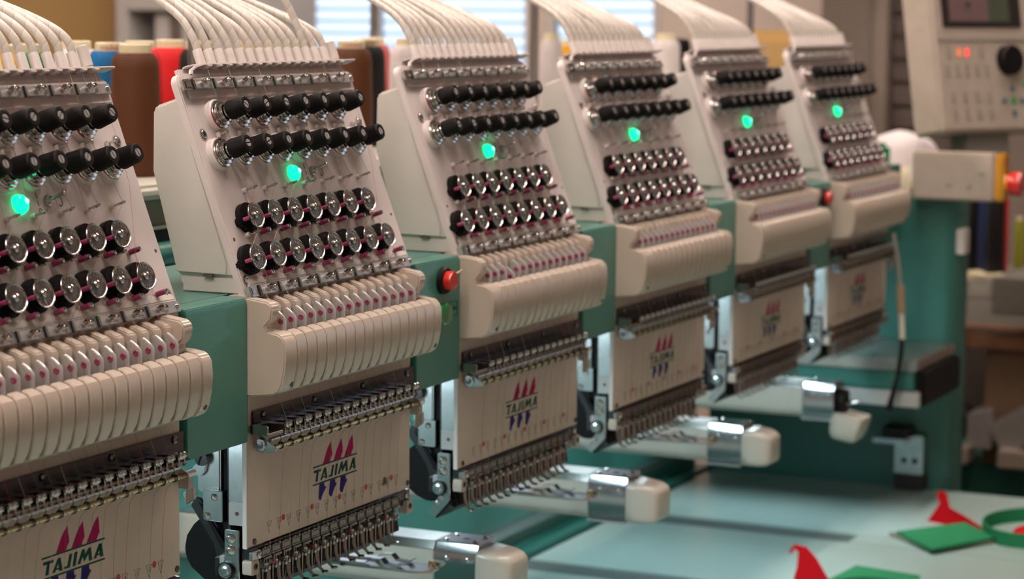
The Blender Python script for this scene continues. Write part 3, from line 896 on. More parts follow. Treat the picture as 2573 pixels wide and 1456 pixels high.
    logo = {
        'print_red': [[(93.0, 39.4), (95.3, 42.8), (97.5, 46.6), (100.1, 49.9), (104.2, 53.2), (104.6, 51.4), (104.6, 49.4), (105.3, 46.8), (105.7, 43.7), (103.5, 41.4), (102.9, 39.4)],
                      [(107.8, 39.4), (109.8, 42.6), (112.5, 46.7), (115.5, 50.0), (118.9, 53.2), (119.1, 51.0), (120.0, 47.0), (120.4, 43.9), (118.1, 40.9), (117.6, 39.4)],
                      [(122.3, 39.4), (124.2, 42.5), (127.3, 46.6), (130.0, 50.0), (133.7, 53.2), (134.5, 50.0), (134.6, 46.5), (135.2, 43.6), (132.7, 40.9), (132.1, 39.4)]],
        'print_blue': [[(88.0, 26.2), (94.9, 26.2), (94.9, 24.4), (96.0, 23.2), (98.0, 23.0), (95.2, 20.8), (92.2, 18.1), (90.2, 14.9), (88.6, 15.2), (86.7, 16.9), (87.2, 21.7)],
                       [(102.7, 26.2), (109.6, 26.2), (109.8, 24.0), (110.9, 22.9), (112.4, 23.0), (109.4, 20.7), (107.1, 18.1), (104.9, 14.7), (103.0, 15.2), (101.2, 17.1), (101.8, 21.7)],
                       [(117.1, 26.2), (124.2, 26.2), (124.2, 24.5), (125.0, 23.3), (126.9, 22.7), (124.2, 20.7), (122.3, 18.4), (119.6, 14.8), (117.9, 15.2), (116.0, 17.2), (116.6, 21.7)]],
        'print_green': [[(79.7, 39.3), (140.0, 39.3), (140.2, 38.3), (79.7, 38.3)], [(79.8, 27.3), (140.0, 27.3), (140.0, 26.3), (79.8, 26.3)],
                        [(80.9, 36.6), (90.7, 36.5), (90.4, 34.8), (87.1, 34.8), (86.0, 28.6), (82.9, 28.7), (84.6, 34.8), (81.1, 34.8)],
                        [(89.3, 28.7), (94.7, 36.3), (97.3, 36.4), (99.1, 28.6), (95.8, 28.7), (95.2, 33.4), (91.9, 28.7)], [(93.4, 30.7), (96.0, 30.7), (96.0, 29.9), (93.0, 29.9)],
                        [(105.7, 36.4), (108.5, 36.4), (106.0, 28.6), (100.4, 28.8), (101.0, 30.0), (103.4, 30.1)], [(110.6, 36.4), (113.6, 36.4), (111.5, 28.6), (108.5, 28.6)],
                        [(113.2, 28.7), (117.8, 36.5), (120.4, 36.5), (120.6, 33.2), (124.2, 36.4), (126.5, 36.4), (127.5, 28.6), (124.2, 28.7), (124.0, 33.0), (119.6, 28.9), (118.1, 32.5), (116.1, 28.6)],
                        [(128.8, 28.8), (134.2, 36.6), (136.9, 36.6), (138.6, 28.6), (135.2, 28.8), (134.6, 33.1), (131.4, 28.8)], [(132.9, 30.9), (135.5, 30.9), (135.5, 30.1), (132.4, 30.1)]]}
    nm = {'print_red': 'logo_flames', 'print_blue': 'logo_hooks', 'print_green': 'logo_lettering'}
    for k, polys in logo.items():
        mb = MB()
        for poly in polys:
            mb.prism([(x / 1000, z / 1000) for x, z in poly], -0.00012, 0.00005, 'y')
        place(nm[k], mb.mesh(nm[k], k, smooth=0), pa)
    tri = MB()
    for (a, b) in (((-0.0029, 0.0038), (0.0029, 0.0038)), ((0.0029, 0.0038), (0.0, -0.0038)), ((0.0, -0.0038), (-0.0029, 0.0038))):
        d = Vector((b[0] - a[0], b[1] - a[1])).normalized() * 0.0001
        q = Vector((-d.y, d.x))
        tri.prism([(a[0] - q.x, a[1] - q.y), (b[0] - q.x, b[1] - q.y), (b[0] + q.x, b[1] + q.y), (a[0] + q.x, a[1] + q.y)], -0.00010, 0.00004, 'y')
    triM = tri.mesh('needle_mark', 'print_green', smooth=0)
    for i in range(15):
        x = 0.0231 + 0.01245 * i
        t_ = place('needle_mark', triM, pa, T(x, 0, 0.0096))
        place('needle_number', text_mesh('needle_number', str(15 - i), 0.0036, 'print_black'), t_, T(0, -0.00012, 0.0014) @ RX90)
    dotM = MB().lathe([(0.0021, 0), (0.0021, 0.0001), (0, 0.0001)], 18).mesh('red_dot', 'dot_red', smooth=0)
    din = MB().lathe([(0.0012, 0), (0.0012, 0.00014), (0, 0.00014)], 14).mesh('dot_centre', 'cap_red', smooth=0)
    for k in range(5):
        d_ = place('red_dot', dotM, pa, axis_M((0.0410 + 0.0374 * k, 0, 0.0126), (0, -1, 0)))
        place('dot_centre', din, d_)
    psM = MB().lathe([(0.0022, 0), (0.0021, 0.0006), (0.0016, 0.0009), (0, 0.0009)], 16).mesh('panel_screw', 'dark_steel')
    for (x, z) in ((0.0045, 0.0035), (0.2150, 0.0045)):
        place('panel_screw', psM, pa, axis_M((x, 0, z), (0, -1, 0)))

    # ---- row of spring plates under the panel
    sb = place('plate_bar', MB().box(-0.0015, 0.2180, -0.0004, 0.0060, -0.0110, -0.0004).mesh('plate_bar', 'dark_steel', bevel=0.0003), H)
    place('bar_clip', MB().box(-0.0030, 0.0085, -0.0030, -0.0004, -0.0078, -0.0020).mesh('bar_clip', 'steel', bevel=0.0005), sb)
    place('bar_screw', cross_screw(0.0026, 0.0016).mesh('bar_screw', 'chrome'), sb, axis_M((0.0060, -0.0030, -0.0050), (0, -1, 0)))
    place('bar_screw', cross_screw(0.0026, 0.0016).mesh('bar_screw', 'chrome'), sb, axis_M((0.2130, -0.0004, -0.0045), (0, -1, 0)))
    tl = MB().box(-0.0057, 0.0057, -0.0010, 0.0, -0.0030, 0.0030)
    tl.box(-0.0048, 0.0050, -0.0014, -0.0010, 0.0016, 0.0020).box(-0.0048, 0.0050, -0.0014, -0.0010, -0.0020, -0.0016).box(0.0046, 0.0050, -0.0014, -0.0010, -0.0020, 0.0020).box(-0.0048, -0.0030, -0.0022, -0.0010, 0.0030, 0.0040).box(0.0008, 0.0034, -0.0022, -0.0010, 0.0030, 0.0040)
    tlM = tl.mesh('spring_plate', 'bronze_steel', bevel=0.0002)
    lowM = MB().box(-0.0040, 0.0046, -0.0022, 0.0, -0.0046, -0.0032).box(-0.0054, -0.0040, -0.0020, 0.0, -0.0066, -0.0032).mesh('plate_hook', 'bronze_steel', bevel=0.0002)
    for i in range(15):
        t_ = place('spring_plate', tlM, H, T(0.0165 + 0.01265 * i, -0.0012, -0.0052))
        place('plate_hook', lowM, t_)
    blM = MB().prism(rounded_rect(-0.0040, 0.0050, -0.0172, -0.0076, 0.0015), -0.0036, 0.0040, 'y').mesh('end_block', 'cream_dull', bevel=0.0004)
    for x in (0.0, 0.2120):
        b_ = place('end_block', blM, H, T(x, 0, 0))
        place('socket_screw', MB().lathe([(0.0022, 0), (0.0022, 0.0006), (0.0012, 0.0007), (0.0010, 0.0001), (0, 0.0001)], 14).mesh('socket_screw', 'dark_steel'), b_, axis_M((0.0005, -0.0036, -0.0118), (0, -1, 0)))
    # dark guard plate behind the feet
    place('needle_guard', MB().prism([(0.0085, -0.0110), (0.0040, -0.0300), (0.0060, -0.0310), (0.0300, -0.0120), (0.0300, -0.0080)], 0.0020, 0.2110, 'x').mesh('needle_guard', 'black', bevel=0.0005), H)
    # ---- needle bars, clamps and presser feet
    ft = [(0, 0.0030, -0.0105), (0, 0.0026, -0.0180), (0, 0.0020, -0.0260), (0, 0.0006, -0.0305), (0, -0.0022, -0.0332)]
    ftM = MB().tube(ft, [0.0020, 0.0019, 0.0016, 0.0012, 0.0010], 8).mesh('presser_foot', 'bronze_steel')
    toeM = MB().lathe([(0.0022, -0.0007), (0.0024, 0.0), (0.0022, 0.0007), (0.0011, 0.0008), (0.0011, -0.0008), (0.0022, -0.0007)], 14).mesh('foot_toe', 'bronze_steel')
    cM = MB().box(-0.0022, 0.0022, -0.0040, 0.0020, -0.0150, -0.0120).box(-0.0030, -0.0006, -0.0052, -0.0020, -0.0172, -0.0154).mesh('needle_clamp', 'satin', bevel=0.0003)
    cs3 = MB().lathe([(0.0015, 0), (0.0015, 0.0010), (0.0008, 0.0014), (0, 0.0014)], 10).mesh('clamp_screw', 'chrome')
    nM = MB().tube([(0, -0.0030, -0.0150), (0, -0.0030, -0.0270), (0, -0.0030, -0.0310)], [0.0006, 0.0005, 0.0001], 6).mesh('needle', 'chrome')
    rcM = MB().box(-0.0034, -0.0018, -0.0046, -0.0030, -0.0136, -0.0116).mesh('red_clip', 'red_felt', bevel=0.0002)
    for i in range(15):
        x = 0.0128 + 0.01265 * i
        dz = 0.0012 * math.sin(i * 2.1) * 0.3
        f_ = place('presser_foot', ftM, H, T(x, 0, dz))
        place('foot_toe', toeM, f_, T(0, -0.0042, -0.0338))
        place('needle_clamp', cM, f_)
        place('clamp_screw', cs3, f_, axis_M((0.0012, -0.0050, -0.0148), (0, -1, 0.1)))
        if i % 4 == 1:
            place('red_clip', rcM, f_)
        place('needle', nM, f_, T(-0.0030, 0, 0))
    # ---- left side of the head: steel slide, screw plate, roller, lower finger
    sd = place('side_slide', MB().box(-0.0012, 0.02, 0.0016, 0.0154, 0.0290, 0.0700).mesh('side_slide', 'steel', bevel=0.0004), H)
    place('slide_foot', MB().box(-0.0016, 0.02, 0.0016, 0.0154, 0.0142, 0.0290).mesh('slide_foot', 'alu', bevel=0.0004), sd)
    place('pin_hole', MB().lathe([(0.0014, 0), (0.0014, 0.0002), (0, 0.0002)], 14).mesh('pin_hole', 'groove'), sd, axis_M((-0.0016, 0.0090, 0.0221), (-1, 0, 0)))
    place('slide_side', MB().box(0.0, 0.02, 0.0018, 0.0064, -0.0166, 0.0142).mesh('slide_side', 'cream_dull', bevel=0.0005), sd)
    sp = place('screw_plate', MB().prism(rounded_rect(0.0063, 0.0168, -0.0210, 0.0118, 0.0012), -0.0046, -0.0026, 'x').mesh('screw_plate', 'steel', bevel=0.0004), H)
    bigM = cross_screw(0.0035, 0.0022).mesh('plate_screw', 'satin')
    for z in (0.0062, -0.0015):
        place('plate_screw', bigM, sp, axis_M((-0.0046, 0.0120, z), (-1, 0, 0)))
    place('roller', MB().lathe([(0.0056, 0), (0.0056, 0.0020), (0.0050, 0.0024), (0.0044, 0.0016), (0.0036, 0.0016), (0.0032, 0.0030), (0.0018, 0.0034), (0, 0.0034)], 24).mesh('roller', 'steel', smooth=12), sp, axis_M((-0.0046, 0.0150, -0.0150), (-1, 0, 0)))
    place('roller_ring', MB().lathe([(0.0058, 0), (0.0058, 0.0026), (0.0050, 0.0027), (0.0050, 0.0)], 24).mesh('roller_ring', 'black'), sp, axis_M((-0.0046, 0.0150, -0.0150), (-1, 0, 0)))
    lf = place('lower_finger', MB().prism([(0.0068, -0.0180), (0.0145, -0.0200), (0.0245, -0.0350), (0.0190, -0.0385), (0.0062, -0.0240)], -0.0050, -0.0030, 'x').mesh('lower_finger', 'steel', bevel=0.0004), H)
    for (y, z) in ((0.0132, -0.0222), (0.0166, -0.0266)):
        place('finger_screw', cross_screw(0.0018, 0.0014).mesh('finger_screw', 'satin'), lf, axis_M((-0.0050, y, z), (-1, 0, 0)))
    place('finger_tray', MB().prism([(0.0060, -0.0240), (0.0190, -0.0385), (0.0180, -0.0392), (0.0050, -0.0250)], -0.0030, 0.1900, 'x').mesh('finger_tray', 'black', bevel=0.0002), lf)
    place('white_block', MB().box(-0.0044, -0.001, 0.0168, 0.0208, -0.0190, -0.0060).mesh('white_block', 'alu', bevel=0.0003), sp)
    place('dark_block', MB().box(-0.0044, -0.001, 0.0209, 0.0244, -0.0190, -0.0074).mesh('dark_block', 'dark_steel', bevel=0.0003), sp)
    # ---- drive parts behind the needle case, seen in the gap
    dr = place('drive_plate', MB().box(0.0030, 0.19, 0.0245, 0.0420, 0.0330, 0.0690).mesh('drive_plate', 'steel', bevel=0.001), H)
    place('drive_rail', MB().box(0.0010, 0.2000, 0.0156, 0.0176, 0.0, 0.0680).mesh('drive_rail', 'dark_steel'), dr)
    place('drive_slot', MB().box(0.0060, 0.2000, 0.0176, 0.0245, -0.006, 0.0690).mesh('drive_slot', 'black'), dr)
    cb = place('cover_bracket', MB().prism([(0.0214, 0.0152), (0.0214, 0.0356), (0.0352, 0.0356), (0.0352, 0.0160), (0.0330, 0.0152)], -0.0010, 0.0010, 'x').box(-0.0010, 0.0200, 0.0206, 0.0214, 0.0152, 0.0356).mesh('cover_bracket', 'steel', bevel=0.0004), H)
    for (y, z) in ((0.0266, 0.0313), (0.0319, 0.0186)):
        place('bracket_screw', cross_screw(0.0024, 0.0016).mesh('bracket_screw', 'satin'), cb, axis_M((-0.0010, y, z), (-1, 0, 0)))
    lv = MB()
    outer = [(0.0460, 0.0236), (0.0415, 0.0300), (0.0385, 0.0290), (0.0172, -0.0030), (0.0185, -0.0095), (0.0260, -0.0100), (0.0290, 0.0003)]
    lv.prism(outer, 0.0010, 0.0034, 'x')
    le = place('link_lever', lv.mesh('link_lever', 'dark_steel', bevel=0.0005), H)
    place('lever_slot', MB().prism([(0.0395, 0.0262), (0.0375, 0.0250), (0.0185, -0.0005), (0.0200, -0.0030), (0.0225, -0.0020)], 0.0003, 0.0011, 'x').mesh('lever_slot', 'black'), le)
    place('lever_clip', MB().prism([(0.0516, 0.0315), (0.0440, 0.0337), (0.0415, 0.0310), (0.0450, 0.0290), (0.0455, 0.0250), (0.0498, 0.0239)], 0.0, 0.0030, 'x').mesh('lever_clip', 'satin', bevel=0.0004), le)
    gd = [(0.0400, 0.0160), (0.0470, 0.0100), (0.0525, 0.0020), (0.0540, -0.0060), (0.0535, -0.0120), (0.0490, -0.0190), (0.0400, -0.0255), (0.0300, -0.0290), (0.0180, -0.0270), (0.0180, -0.0080), (0.0240, 0.0)]
    place('drive_guard', MB().prism(gd, 0.0050, 0.1200, 'x').mesh('drive_guard', 'black', bevel=0.0014), H)
    ck = place('clamp_knob', MB().lathe([(0.0052, 0), (0.0052, 0.0040), (0.0046, 0.0046), (0, 0.0046)], 22).mesh('clamp_knob', 'dark_steel'), H, axis_M((0.0030, 0.0364, 0.0560), (-1, 0, 0)))
    place('knob_slot', MB().box(-0.0050, 0.0050, -0.0006, 0.0006, 0.0046, 0.0048).mesh('knob_slot', 'black'), ck, Matrix.Rotation(1.2, 4, 'Z'))
    place('clamp_arm', MB().prism([(0.0439, 0.0490), (0.0405, 0.0520), (0.0330, 0.0535), (0.0345, 0.0470), (0.0376, 0.0437), (0.0439, 0.0440)], 0.0000, 0.0028, 'x').mesh('clamp_arm', 'steel', bevel=0.0004), H)
    # work lamp under the beam, behind the needles
    wl_ = place('work_lamp', MB().box(0.0600, 0.2000, 0.0900, 0.1120, 0.0560, 0.0690).mesh('work_lamp', 'steel', bevel=0.001), H)
    place('lamp_strip', MB().box(0.0640, 0.1960, 0.0930, 0.1090, 0.0540, 0.0560).mesh('lamp_strip', 'lamp', smooth=0), wl_)

    # ---- the fifteen threads
    cols = ['white', 'red', 'white', 'green', 'green', 'black', 'brown', 'grey', 'brown', 'green', 'red', 'yellow', 'blue', 'red', 'grey']
    cols = ['white', 'red', 'white', 'green', 'green', 'white', 'green', 'black', 'brown', 'green', 'brown', 'red', 'yellow', 'blue', 'red']
    for i in range(15):
        j = i // 2
        xf = 0.0340 + 0.0125 * i
        pts = [FP(xf, 0.1535, 0.0035), FP(xf - 0.006, 0.1404, 0.0072)]
        if i % 2 == 0:
            xk, vk = 0.0178 + 0.0252 * j, 0.0936
            xd, vd = 0.0122 + 0.0249 * j, 0.0222
            pts += [FP(xk + 0.010, 0.108, 0.0075), FP(xk + 0.0102, vk, 0.0066), FP(xk + 0.0102, 0.0800, 0.0060)]
            if j < 7:
                pts += [FP(0.0218 + 0.0252 * j, 0.0388, 0.0098)]
            pts += [FP(xd - 0.0085, vd + 0.004, 0.0105), FP(xd + 0.0120, 0.0105, 0.0045)]
        else:
            xk, vk = 0.0300 + 0.0252 * j, 0.1193
            xd, vd = 0.0255 + 0.0249 * j, 0.0494
            pts += [FP(xk + 0.0100, vk, 0.0066), FP(0.0272 + 0.0252 * j, 0.1068, 0.0072), FP(0.0354 + 0.0252 * j, 0.0682, 0.0098),
                    FP(xd - 0.0085, vd + 0.003, 0.0105), FP(0.0380 + 0.0253 * j, 0.0380, 0.0040), FP(0.0340 + 0.0252 * j, 0.0113, 0.0120)]
        xl = 0.0097 + 0.01262 * i
        xc = 0.0218 + 0.01262 * i
        xp = 0.0231 + 0.01245 * i
        rnd = random.Random(i)
        pts += [FP(xl, 0.0, 0.0080), Vector((xl - 0.0015, -0.0180, 0.1476)), Vector((xl - 0.0015, -0.0195, 0.1400))]
        place('thread', MB().tube(pts, 0.00009, 4).mesh('thread', TH[cols[i]], smooth=0), H)
        low = [Vector((xc - 0.006, -0.0110, 0.1010)), Vector((xc, -0.0150, 0.0800)), Vector((xc + rnd.uniform(-0.001, 0.001), -0.0150, 0.0700)), Vector((xp + 0.003, -0.0020, 0.0560)),
               Vector((xp + rnd.uniform(-0.0015, 0.0015), -0.0012, 0.0300)), Vector((xp - 0.002, -0.0016, 0.0020)), Vector((xp - 0.004, -0.0040, -0.0060)), Vector((0.0098 + 0.01265 * i, -0.0040, -0.0280))]
        place('thread', MB().tube(low, 0.00009, 4).mesh('thread', TH[cols[i]], smooth=0), H)
    return H


head0 = make_head()
heads = [head0] + [copy_tree(head0) for _ in range(5)]
for _k, _h in enumerate(heads):
    _h.location = ((_k - 1) * S, 0, 0)
    _h['label'] = HEAD_LABELS[_k]
for _o in heads[1].children:
    if _o.data is STEEP['plain']:
        _o.data = STEEP['mesh']
# on the third head one take-up lever stands lower than its neighbours
_lv = sorted([o for o in heads[2].children if o.name.startswith('take_up_lever')], key=lambda o: o.location.x)
_lv[3].location.z -= 0.0042
_lv[3].location.y -= 0.0010

# a pencil scribble on the second head's panel
_pan = [o for o in heads[1].children if o.name.startswith('front_panel')][0]
_rs = random.Random(11)
_sc = [(0.1805 + 0.0048 * math.cos(k * 1.9) * _rs.uniform(0.3, 1), -0.0002, 0.0118 + 0.0042 * math.sin(k * 2.3) * _rs.uniform(0.3, 1)) for k in range(46)]
place('pencil_scribble', MB().tube(_sc, 0.00012, 4).mesh('pencil_scribble', 'scribble', smooth=0), _pan)

# ================================================================== cylinder arms
ARM_LABELS = {1: 'cream sewing arm with closed end cap, nearest, cut by the bottom edge',
              2: 'cream sewing arm with closed end cap and brightly lit top, under the third head',
              3: 'cream sewing arm with closed end cap, third from the front, under the fourth head',
              4: 'cream sewing arm with its end cap hanging open'}


def make_arm(k, open_cap=False):
    A = thing('sewing_arm', ARM_LABELS[k], 'sewing arm', (k * S + 0.0467, 0.275, -0.105), 'cylinder arms under the heads')
    o = Vector((0.0467, 0.275, -0.105))
    w = 0.0187

    def sec(top, ch, bot, hw):
        return [(-hw, bot + 0.006), (-hw, top - ch), (-hw + ch * 0.45, top), (hw - ch * 0.45, top), (hw, top - ch), (hw, bot + 0.006), (hw - 0.006, bot), (-hw + 0.006, bot)]
    place('arm_body', MB().prism(sec(0.0385, 0.004, 0.0, w), -0.239, 0.0, 'y').mesh('arm_body', 'arm_cream', bevel=0.001), A)
    tp = place('top_plate', MB().box(-w + 0.0035, w - 0.0035, -0.238, 0.0, 0.0386, 0.0396).mesh('top_plate', 'satin', bevel=0.0004), A)
    place('edge_strip', MB().prism([(-w - 0.0006, 0.0330), (-w + 0.0030, 0.0392), (-w + 0.0022, 0.0396), (-w - 0.0012, 0.0336)], -0.239, -0.12, 'y').mesh('edge_strip', 'chrome'), tp)
    hb = place('hook_block', MB().prism(sec(0.0394, 0.0098, -0.0010, w + 0.0004), -0.2750, -0.2390, 'y').mesh('hook_block', 'hook_steel', bevel=0.0006), A)
    place('needle_plate', MB().prism([(-w + 0.003, -0.2752), (w - 0.003, -0.2752), (w - 0.003, -0.2390), (-w + 0.003, -0.2390)], 0.0394, 0.0402, 'z').mesh('needle_plate', 'chrome', bevel=0.0003), hb)
    sM = cross_screw(0.0022, 0.0012).mesh('plate_screw', 'chrome')
    for (x, y) in ((-0.009, -0.270), (0.009, -0.270), (-0.009, -0.245), (0.009, -0.245)):
        place('plate_screw', sM, hb, T(x, y, 0.0402))
    for y in (-0.268, -0.250):
        place('side_screw', sM, hb, axis_M((-w - 0.0004, y, 0.028), (-1, 0, 0)))
    place('needle_hole', MB().lathe([(0.0028, 0), (0.0028, 0.0003), (0.0014, 0.0003), (0, 0.0001)], 16).mesh('needle_hole', 'dark_steel'), hb, T(0, -0.258, 0.0402))
    place('under_plate', MB().box(-w + 0.004, w - 0.004, -0.272, -0.236, -0.0030, -0.0010).mesh('under_plate', 'alu', bevel=0.0004), hb)
    # end cap: lofted shell that narrows to the front
    secs = [(0.0, 1.0, 1.0), (-0.003, 1.03, 1.02), (-0.018, 0.98, 0.97), (-0.0245, 0.90, 0.88), (-0.0285, 0.76, 0.74), (-0.0295, 0.66, 0.64)]
    base = rounded_rect(-w - 0.001, w + 0.001, -0.0005, 0.0350, 0.0055, n=5)
    cy_ = 0.0175
    vs, fs = [], []
    n = len(base)
    for (y, sx, sz) in secs:
        for (x, z) in base:
            vs.append((x * sx, y, cy_ + (z - cy_) * sz + (y * 0.06)))
    for i in range(len(secs) - 1):
        for j in range(n):
            j2 = (j + 1) % n
            fs.append((i * n + j, i * n + j2, (i + 1) * n + j2, (i + 1) * n + j))
    fs.append(tuple(range(n)))
    fs.append(tuple((len(secs) - 1) * n + j for j in reversed(range(n))))
    capm = MB().add(vs, fs).mesh('end_cap', 'arm_cream', smooth=32)
    if not open_cap:
        place('end_cap', capm, A, T(0, -0.2752, 0.0005))
    else:
        c = place('end_cap', capm, A, T(0, -0.2737, 0.0078) @ Matrix.Rotation(math.radians(100), 4, 'X'))
        place('cap_stay', MB().tube([(0.004, -0.2755, 0.012), (0.004, -0.296, 0.019)], 0.0016, 8).mesh('cap_stay', 'satin'), A)
        place('hook_race', MB().lathe([(0.0140, 0), (0.0140, 0.008), (0.0110, 0.0090), (0.0040, 0.0070), (0, 0.0070)], 24).mesh('hook_race', 'black'), A, axis_M((0.002, -0.2750, 0.018), (0, -1, 0)))
    return A


for _k in (1, 2, 3, 4):
    make_arm(_k, _k == 4)

# chrome frame holders with spring clips beside the arms
FORK = {1: 'chrome frame holder with spring clips, nearest, under the second head',
        2: 'chrome frame holder with spring clips beside the middle sewing arm',
        3: 'chrome frame holder beside the third sewing arm'}
for _k in (1, 2, 3):
    Fo = thing('frame_holder', FORK[_k], 'frame holder', (_k * S, 0.0, -0.0760), 'chrome frame holders')
    place('holder_arm', MB().prism([(-0.0350, 0.125), (-0.0350, 0.022), (-0.0330, 0.014), (-0.0270, 0.009), (-0.0160, 0.009), (-0.0100, 0.014), (-0.0080, 0.022), (-0.0080, 0.125)], 0.0, 0.0022, 'z').mesh('holder_arm', 'chrome', bevel=0.0006), Fo)
    cp = [(0.100, 0.0024), (0.064, 0.0032), (0.058, 0.0072), (0.050, 0.0074), (0.046, 0.0036), (0.036, 0.0026), (0.032, 0.0052)]
    for x in (-0.0300, -0.0130):
        mm = MB()
        pl = cp + [(y, z + 0.0007) for y, z in reversed(cp)]
        nn = len(cp)
        for i in range(nn - 1):
            mm.prism([cp[i], cp[i + 1], (cp[i + 1][0], cp[i + 1][1] + 0.0007), (cp[i][0], cp[i][1] + 0.0007)], x - 0.0035, x + 0.0035, 'x')
        place('spring_clip', mm.mesh('spring_clip', 'chrome', smooth=0), Fo)
    place('clip_pin', MB().lathe([(0.0030, 0), (0.0030, 0.0030), (0.0022, 0.0038), (0, 0.0038)], 14).mesh('clip_pin', 'brass'), Fo, T(-0.012, 0.017, 0.0022))
    place('end_stop', MB().box(-0.0080, 0.0010, 0.012, 0.022, 0.0, 0.0036).mesh('end_stop', 'chrome', bevel=0.0008), Fo)

# ================================================================== thread stand behind the heads
ts = thing('thread_stand', 'cream thread stand shelf behind the sewing heads', 'thread stand', (-0.7, 0.2, 0.17))
place('stand_shelf', MB().box(0.0, 2.75, 0.03, 0.40, 0.029, 0.0405).mesh('stand_shelf', 'lip_white', bevel=0.004, seg=3), ts)
place('shelf_box', MB().box(0.0, 2.75, 0.045, 0.36, 0.0075, 0.0285).mesh('shelf_box', 'box_grey', bevel=0.001), ts)
place('shelf_rail', MB().box(0.0, 2.75, 0.040, 0.06, 0.0045, 0.0070).mesh('shelf_rail', 'white_plastic', bevel=0.0005), ts)
place('dark_back', MB().box(0.0, 2.75, 0.07, 0.09, -0.060, 0.0042).mesh('dark_back', 'black_rub'), ts)
place('green_tube', MB().tube([(0.0, 0.030, -0.013), (2.2, 0.030, -0.013)], 0.009, 16).mesh('green_tube', 'green_smooth'), ts)
for _x, _y, _r in ((0.396, 0.300, 0.0030), (0.930, 0.42, 0.0040), (1.138, 0.33, 0.0050), (1.85, 0.33, 0.0050)):
    place('stand_pole', MB().lathe([(_r, 0), (_r, 0.195 if _y < 0.31 else 0.5)], 14).mesh('stand_pole', 'dark_chrome'), ts, T(_x + 0.7, _y - 0.2, 0.04))

CONE_PROF = [(0.0185, 0.0), (0.0196, 0.003), (0.0200, 0.045), (0.0192, 0.086), (0.0182, 0.0935), (0.0150, 0.0985)]
_cm = {}


def cone(name, x, y, z, colour, label, cap='cap_cream', brand=False, sc=1.0, group='thread cones on the stand', capband=None, turn=0.0, tall=None):
    t = thing(name, label, 'thread cone', group=group, M=T(x, y, z) @ Matrix.Diagonal((sc, sc, tall or sc, 1)))
    if colour not in _cm:
        _cm[colour] = MB().lathe(CONE_PROF, 32).mesh('thread_winding', colour, smooth=50)
    place('thread_winding', _cm[colour], t)
    if cap not in _cm:
        _cm[cap] = MB().lathe([(0.0128, 0.0980), (0.0128, 0.1050), (0.0120, 0.1058), (0.0060, 0.1058), (0.0055, 0.1030), (0, 0.1030)], 26).mesh('cone_cap', cap, smooth=40)
    c = place('cone_cap', _cm[cap], t)
    if brand:
        # lettering bent round the cap, facing the camera
        tm = text_mesh('cap_lettering', 'madeira', 0.0062, 'cap_red')
        for vv in tm.vertices:
            a = vv.co.x / 0.0129
            hh = vv.co.y
            vv.co = (0.01292 * math.sin(a), -0.01292 * math.cos(a), 0.1016 + hh)
        place('cap_lettering', tm, c, Matrix.Rotation(math.radians(-64 + turn), 4, 'Z'))
    return t


SZ = 0.2106
cone('thread_cone', 0.3137, 0.300, SZ, 'cone_brown', 'dark brown thread cone in plain view between the first two heads')
cone('thread_cone', 0.3660, 0.360, SZ, 'cone_blue', 'bright blue thread cone left behind the brown cone', brand=True, turn=14)
cone('thread_cone', 0.4600, 0.395, SZ, 'cone_red', 'bright red thread cone right behind the brown cone', brand=True, turn=20)
cone('thread_cone', 0.4150, 0.430, SZ, 'cone_white', 'thread cone hidden behind the blue and brown cones, cap showing')
cone('thread_cone', 0.5520, 0.425, SZ, 'cone_red', 'second red thread cone, just its shoulder and cap showing beside the black cone')
cone('thread_cone', 0.5060, 0.362, SZ, 'cone_black', 'black thread cone against the chrome pole left of the second head', brand=True)
cone('thread_cone', 0.1900, 0.340, SZ, 'cone_yellow', 'yellow thread cone behind the tubes of the leftmost head')
cone('thread_cone', 0.2520, 0.360, SZ, 'cone_green', 'green thread cone behind the tubes of the leftmost head')
cone('thread_cone', 0.5600, 0.340, SZ, 'cone_yellow', 'yellow thread cone behind the tubes of the second head')
cone('thread_cone', 0.6150, 0.345, SZ, 'cone_green', 'green thread cone behind the tubes of the second head')
cone('thread_cone', 0.6680, 0.300, SZ, 'cone_brown', 'dark brown thread cone right of the second head, lettered cap showing', brand=True, turn=4)
cone('thread_cone', 0.6650, 0.360, SZ, 'cone_blue', 'blue thread cone almost hidden behind the right brown cone')
cone('thread_cone', 0.7860, 0.350, SZ, 'cone_black', 'black thread cone between the second and third heads', brand=True)
cone('thread_cone', 0.8760, 0.350, SZ, 'cone_white', 'whitish thread cone left behind the tubes of the third head')
cone('thread_cone', 0.8900, 0.400, SZ, 'cone_pink', 'dull pink thread cone behind the whitish one')
cone('thread_cone', 1.1450, 0.385, SZ, 'cone_black', 'black thread cone with red cap right of the third head', cap='cap_red')
cone('thread_cone', 1.2283, 0.350, SZ, 'cone_white', 'slim white thread cone right beside the thick chrome pole', sc=0.68, tall=1.03)
cone('thread_cone', 1.3480, 0.385, SZ, 'cone_yellow', 'yellow thread cone left of the fourth head', sc=0.60, tall=0.95)
cone('thread_cone', 1.4050, 0.410, SZ, 'cone_green', 'green thread cone left of the fourth head, behind the yellow one', cap='cone_green', sc=0.98)
cone('thread_cone', 1.6100, 0.360, SZ, 'cone_white', 'white thread cone right of the fourth head')
cone('thread_cone', 1.7516, 0.400, SZ, 'cone_black', 'black thread cone with green cap between fourth and fifth heads', cap='cone_green')

# big mustard box behind the fifth and sixth heads
tag(place('storage_box', MB().box(2.60, 2.78, 0.505, 0.66, -0.98, 0.315).mesh('storage_box', 'mustard', bevel=0.02, seg=4)), 'mustard coloured storage box behind the fifth and sixth heads', 'box')

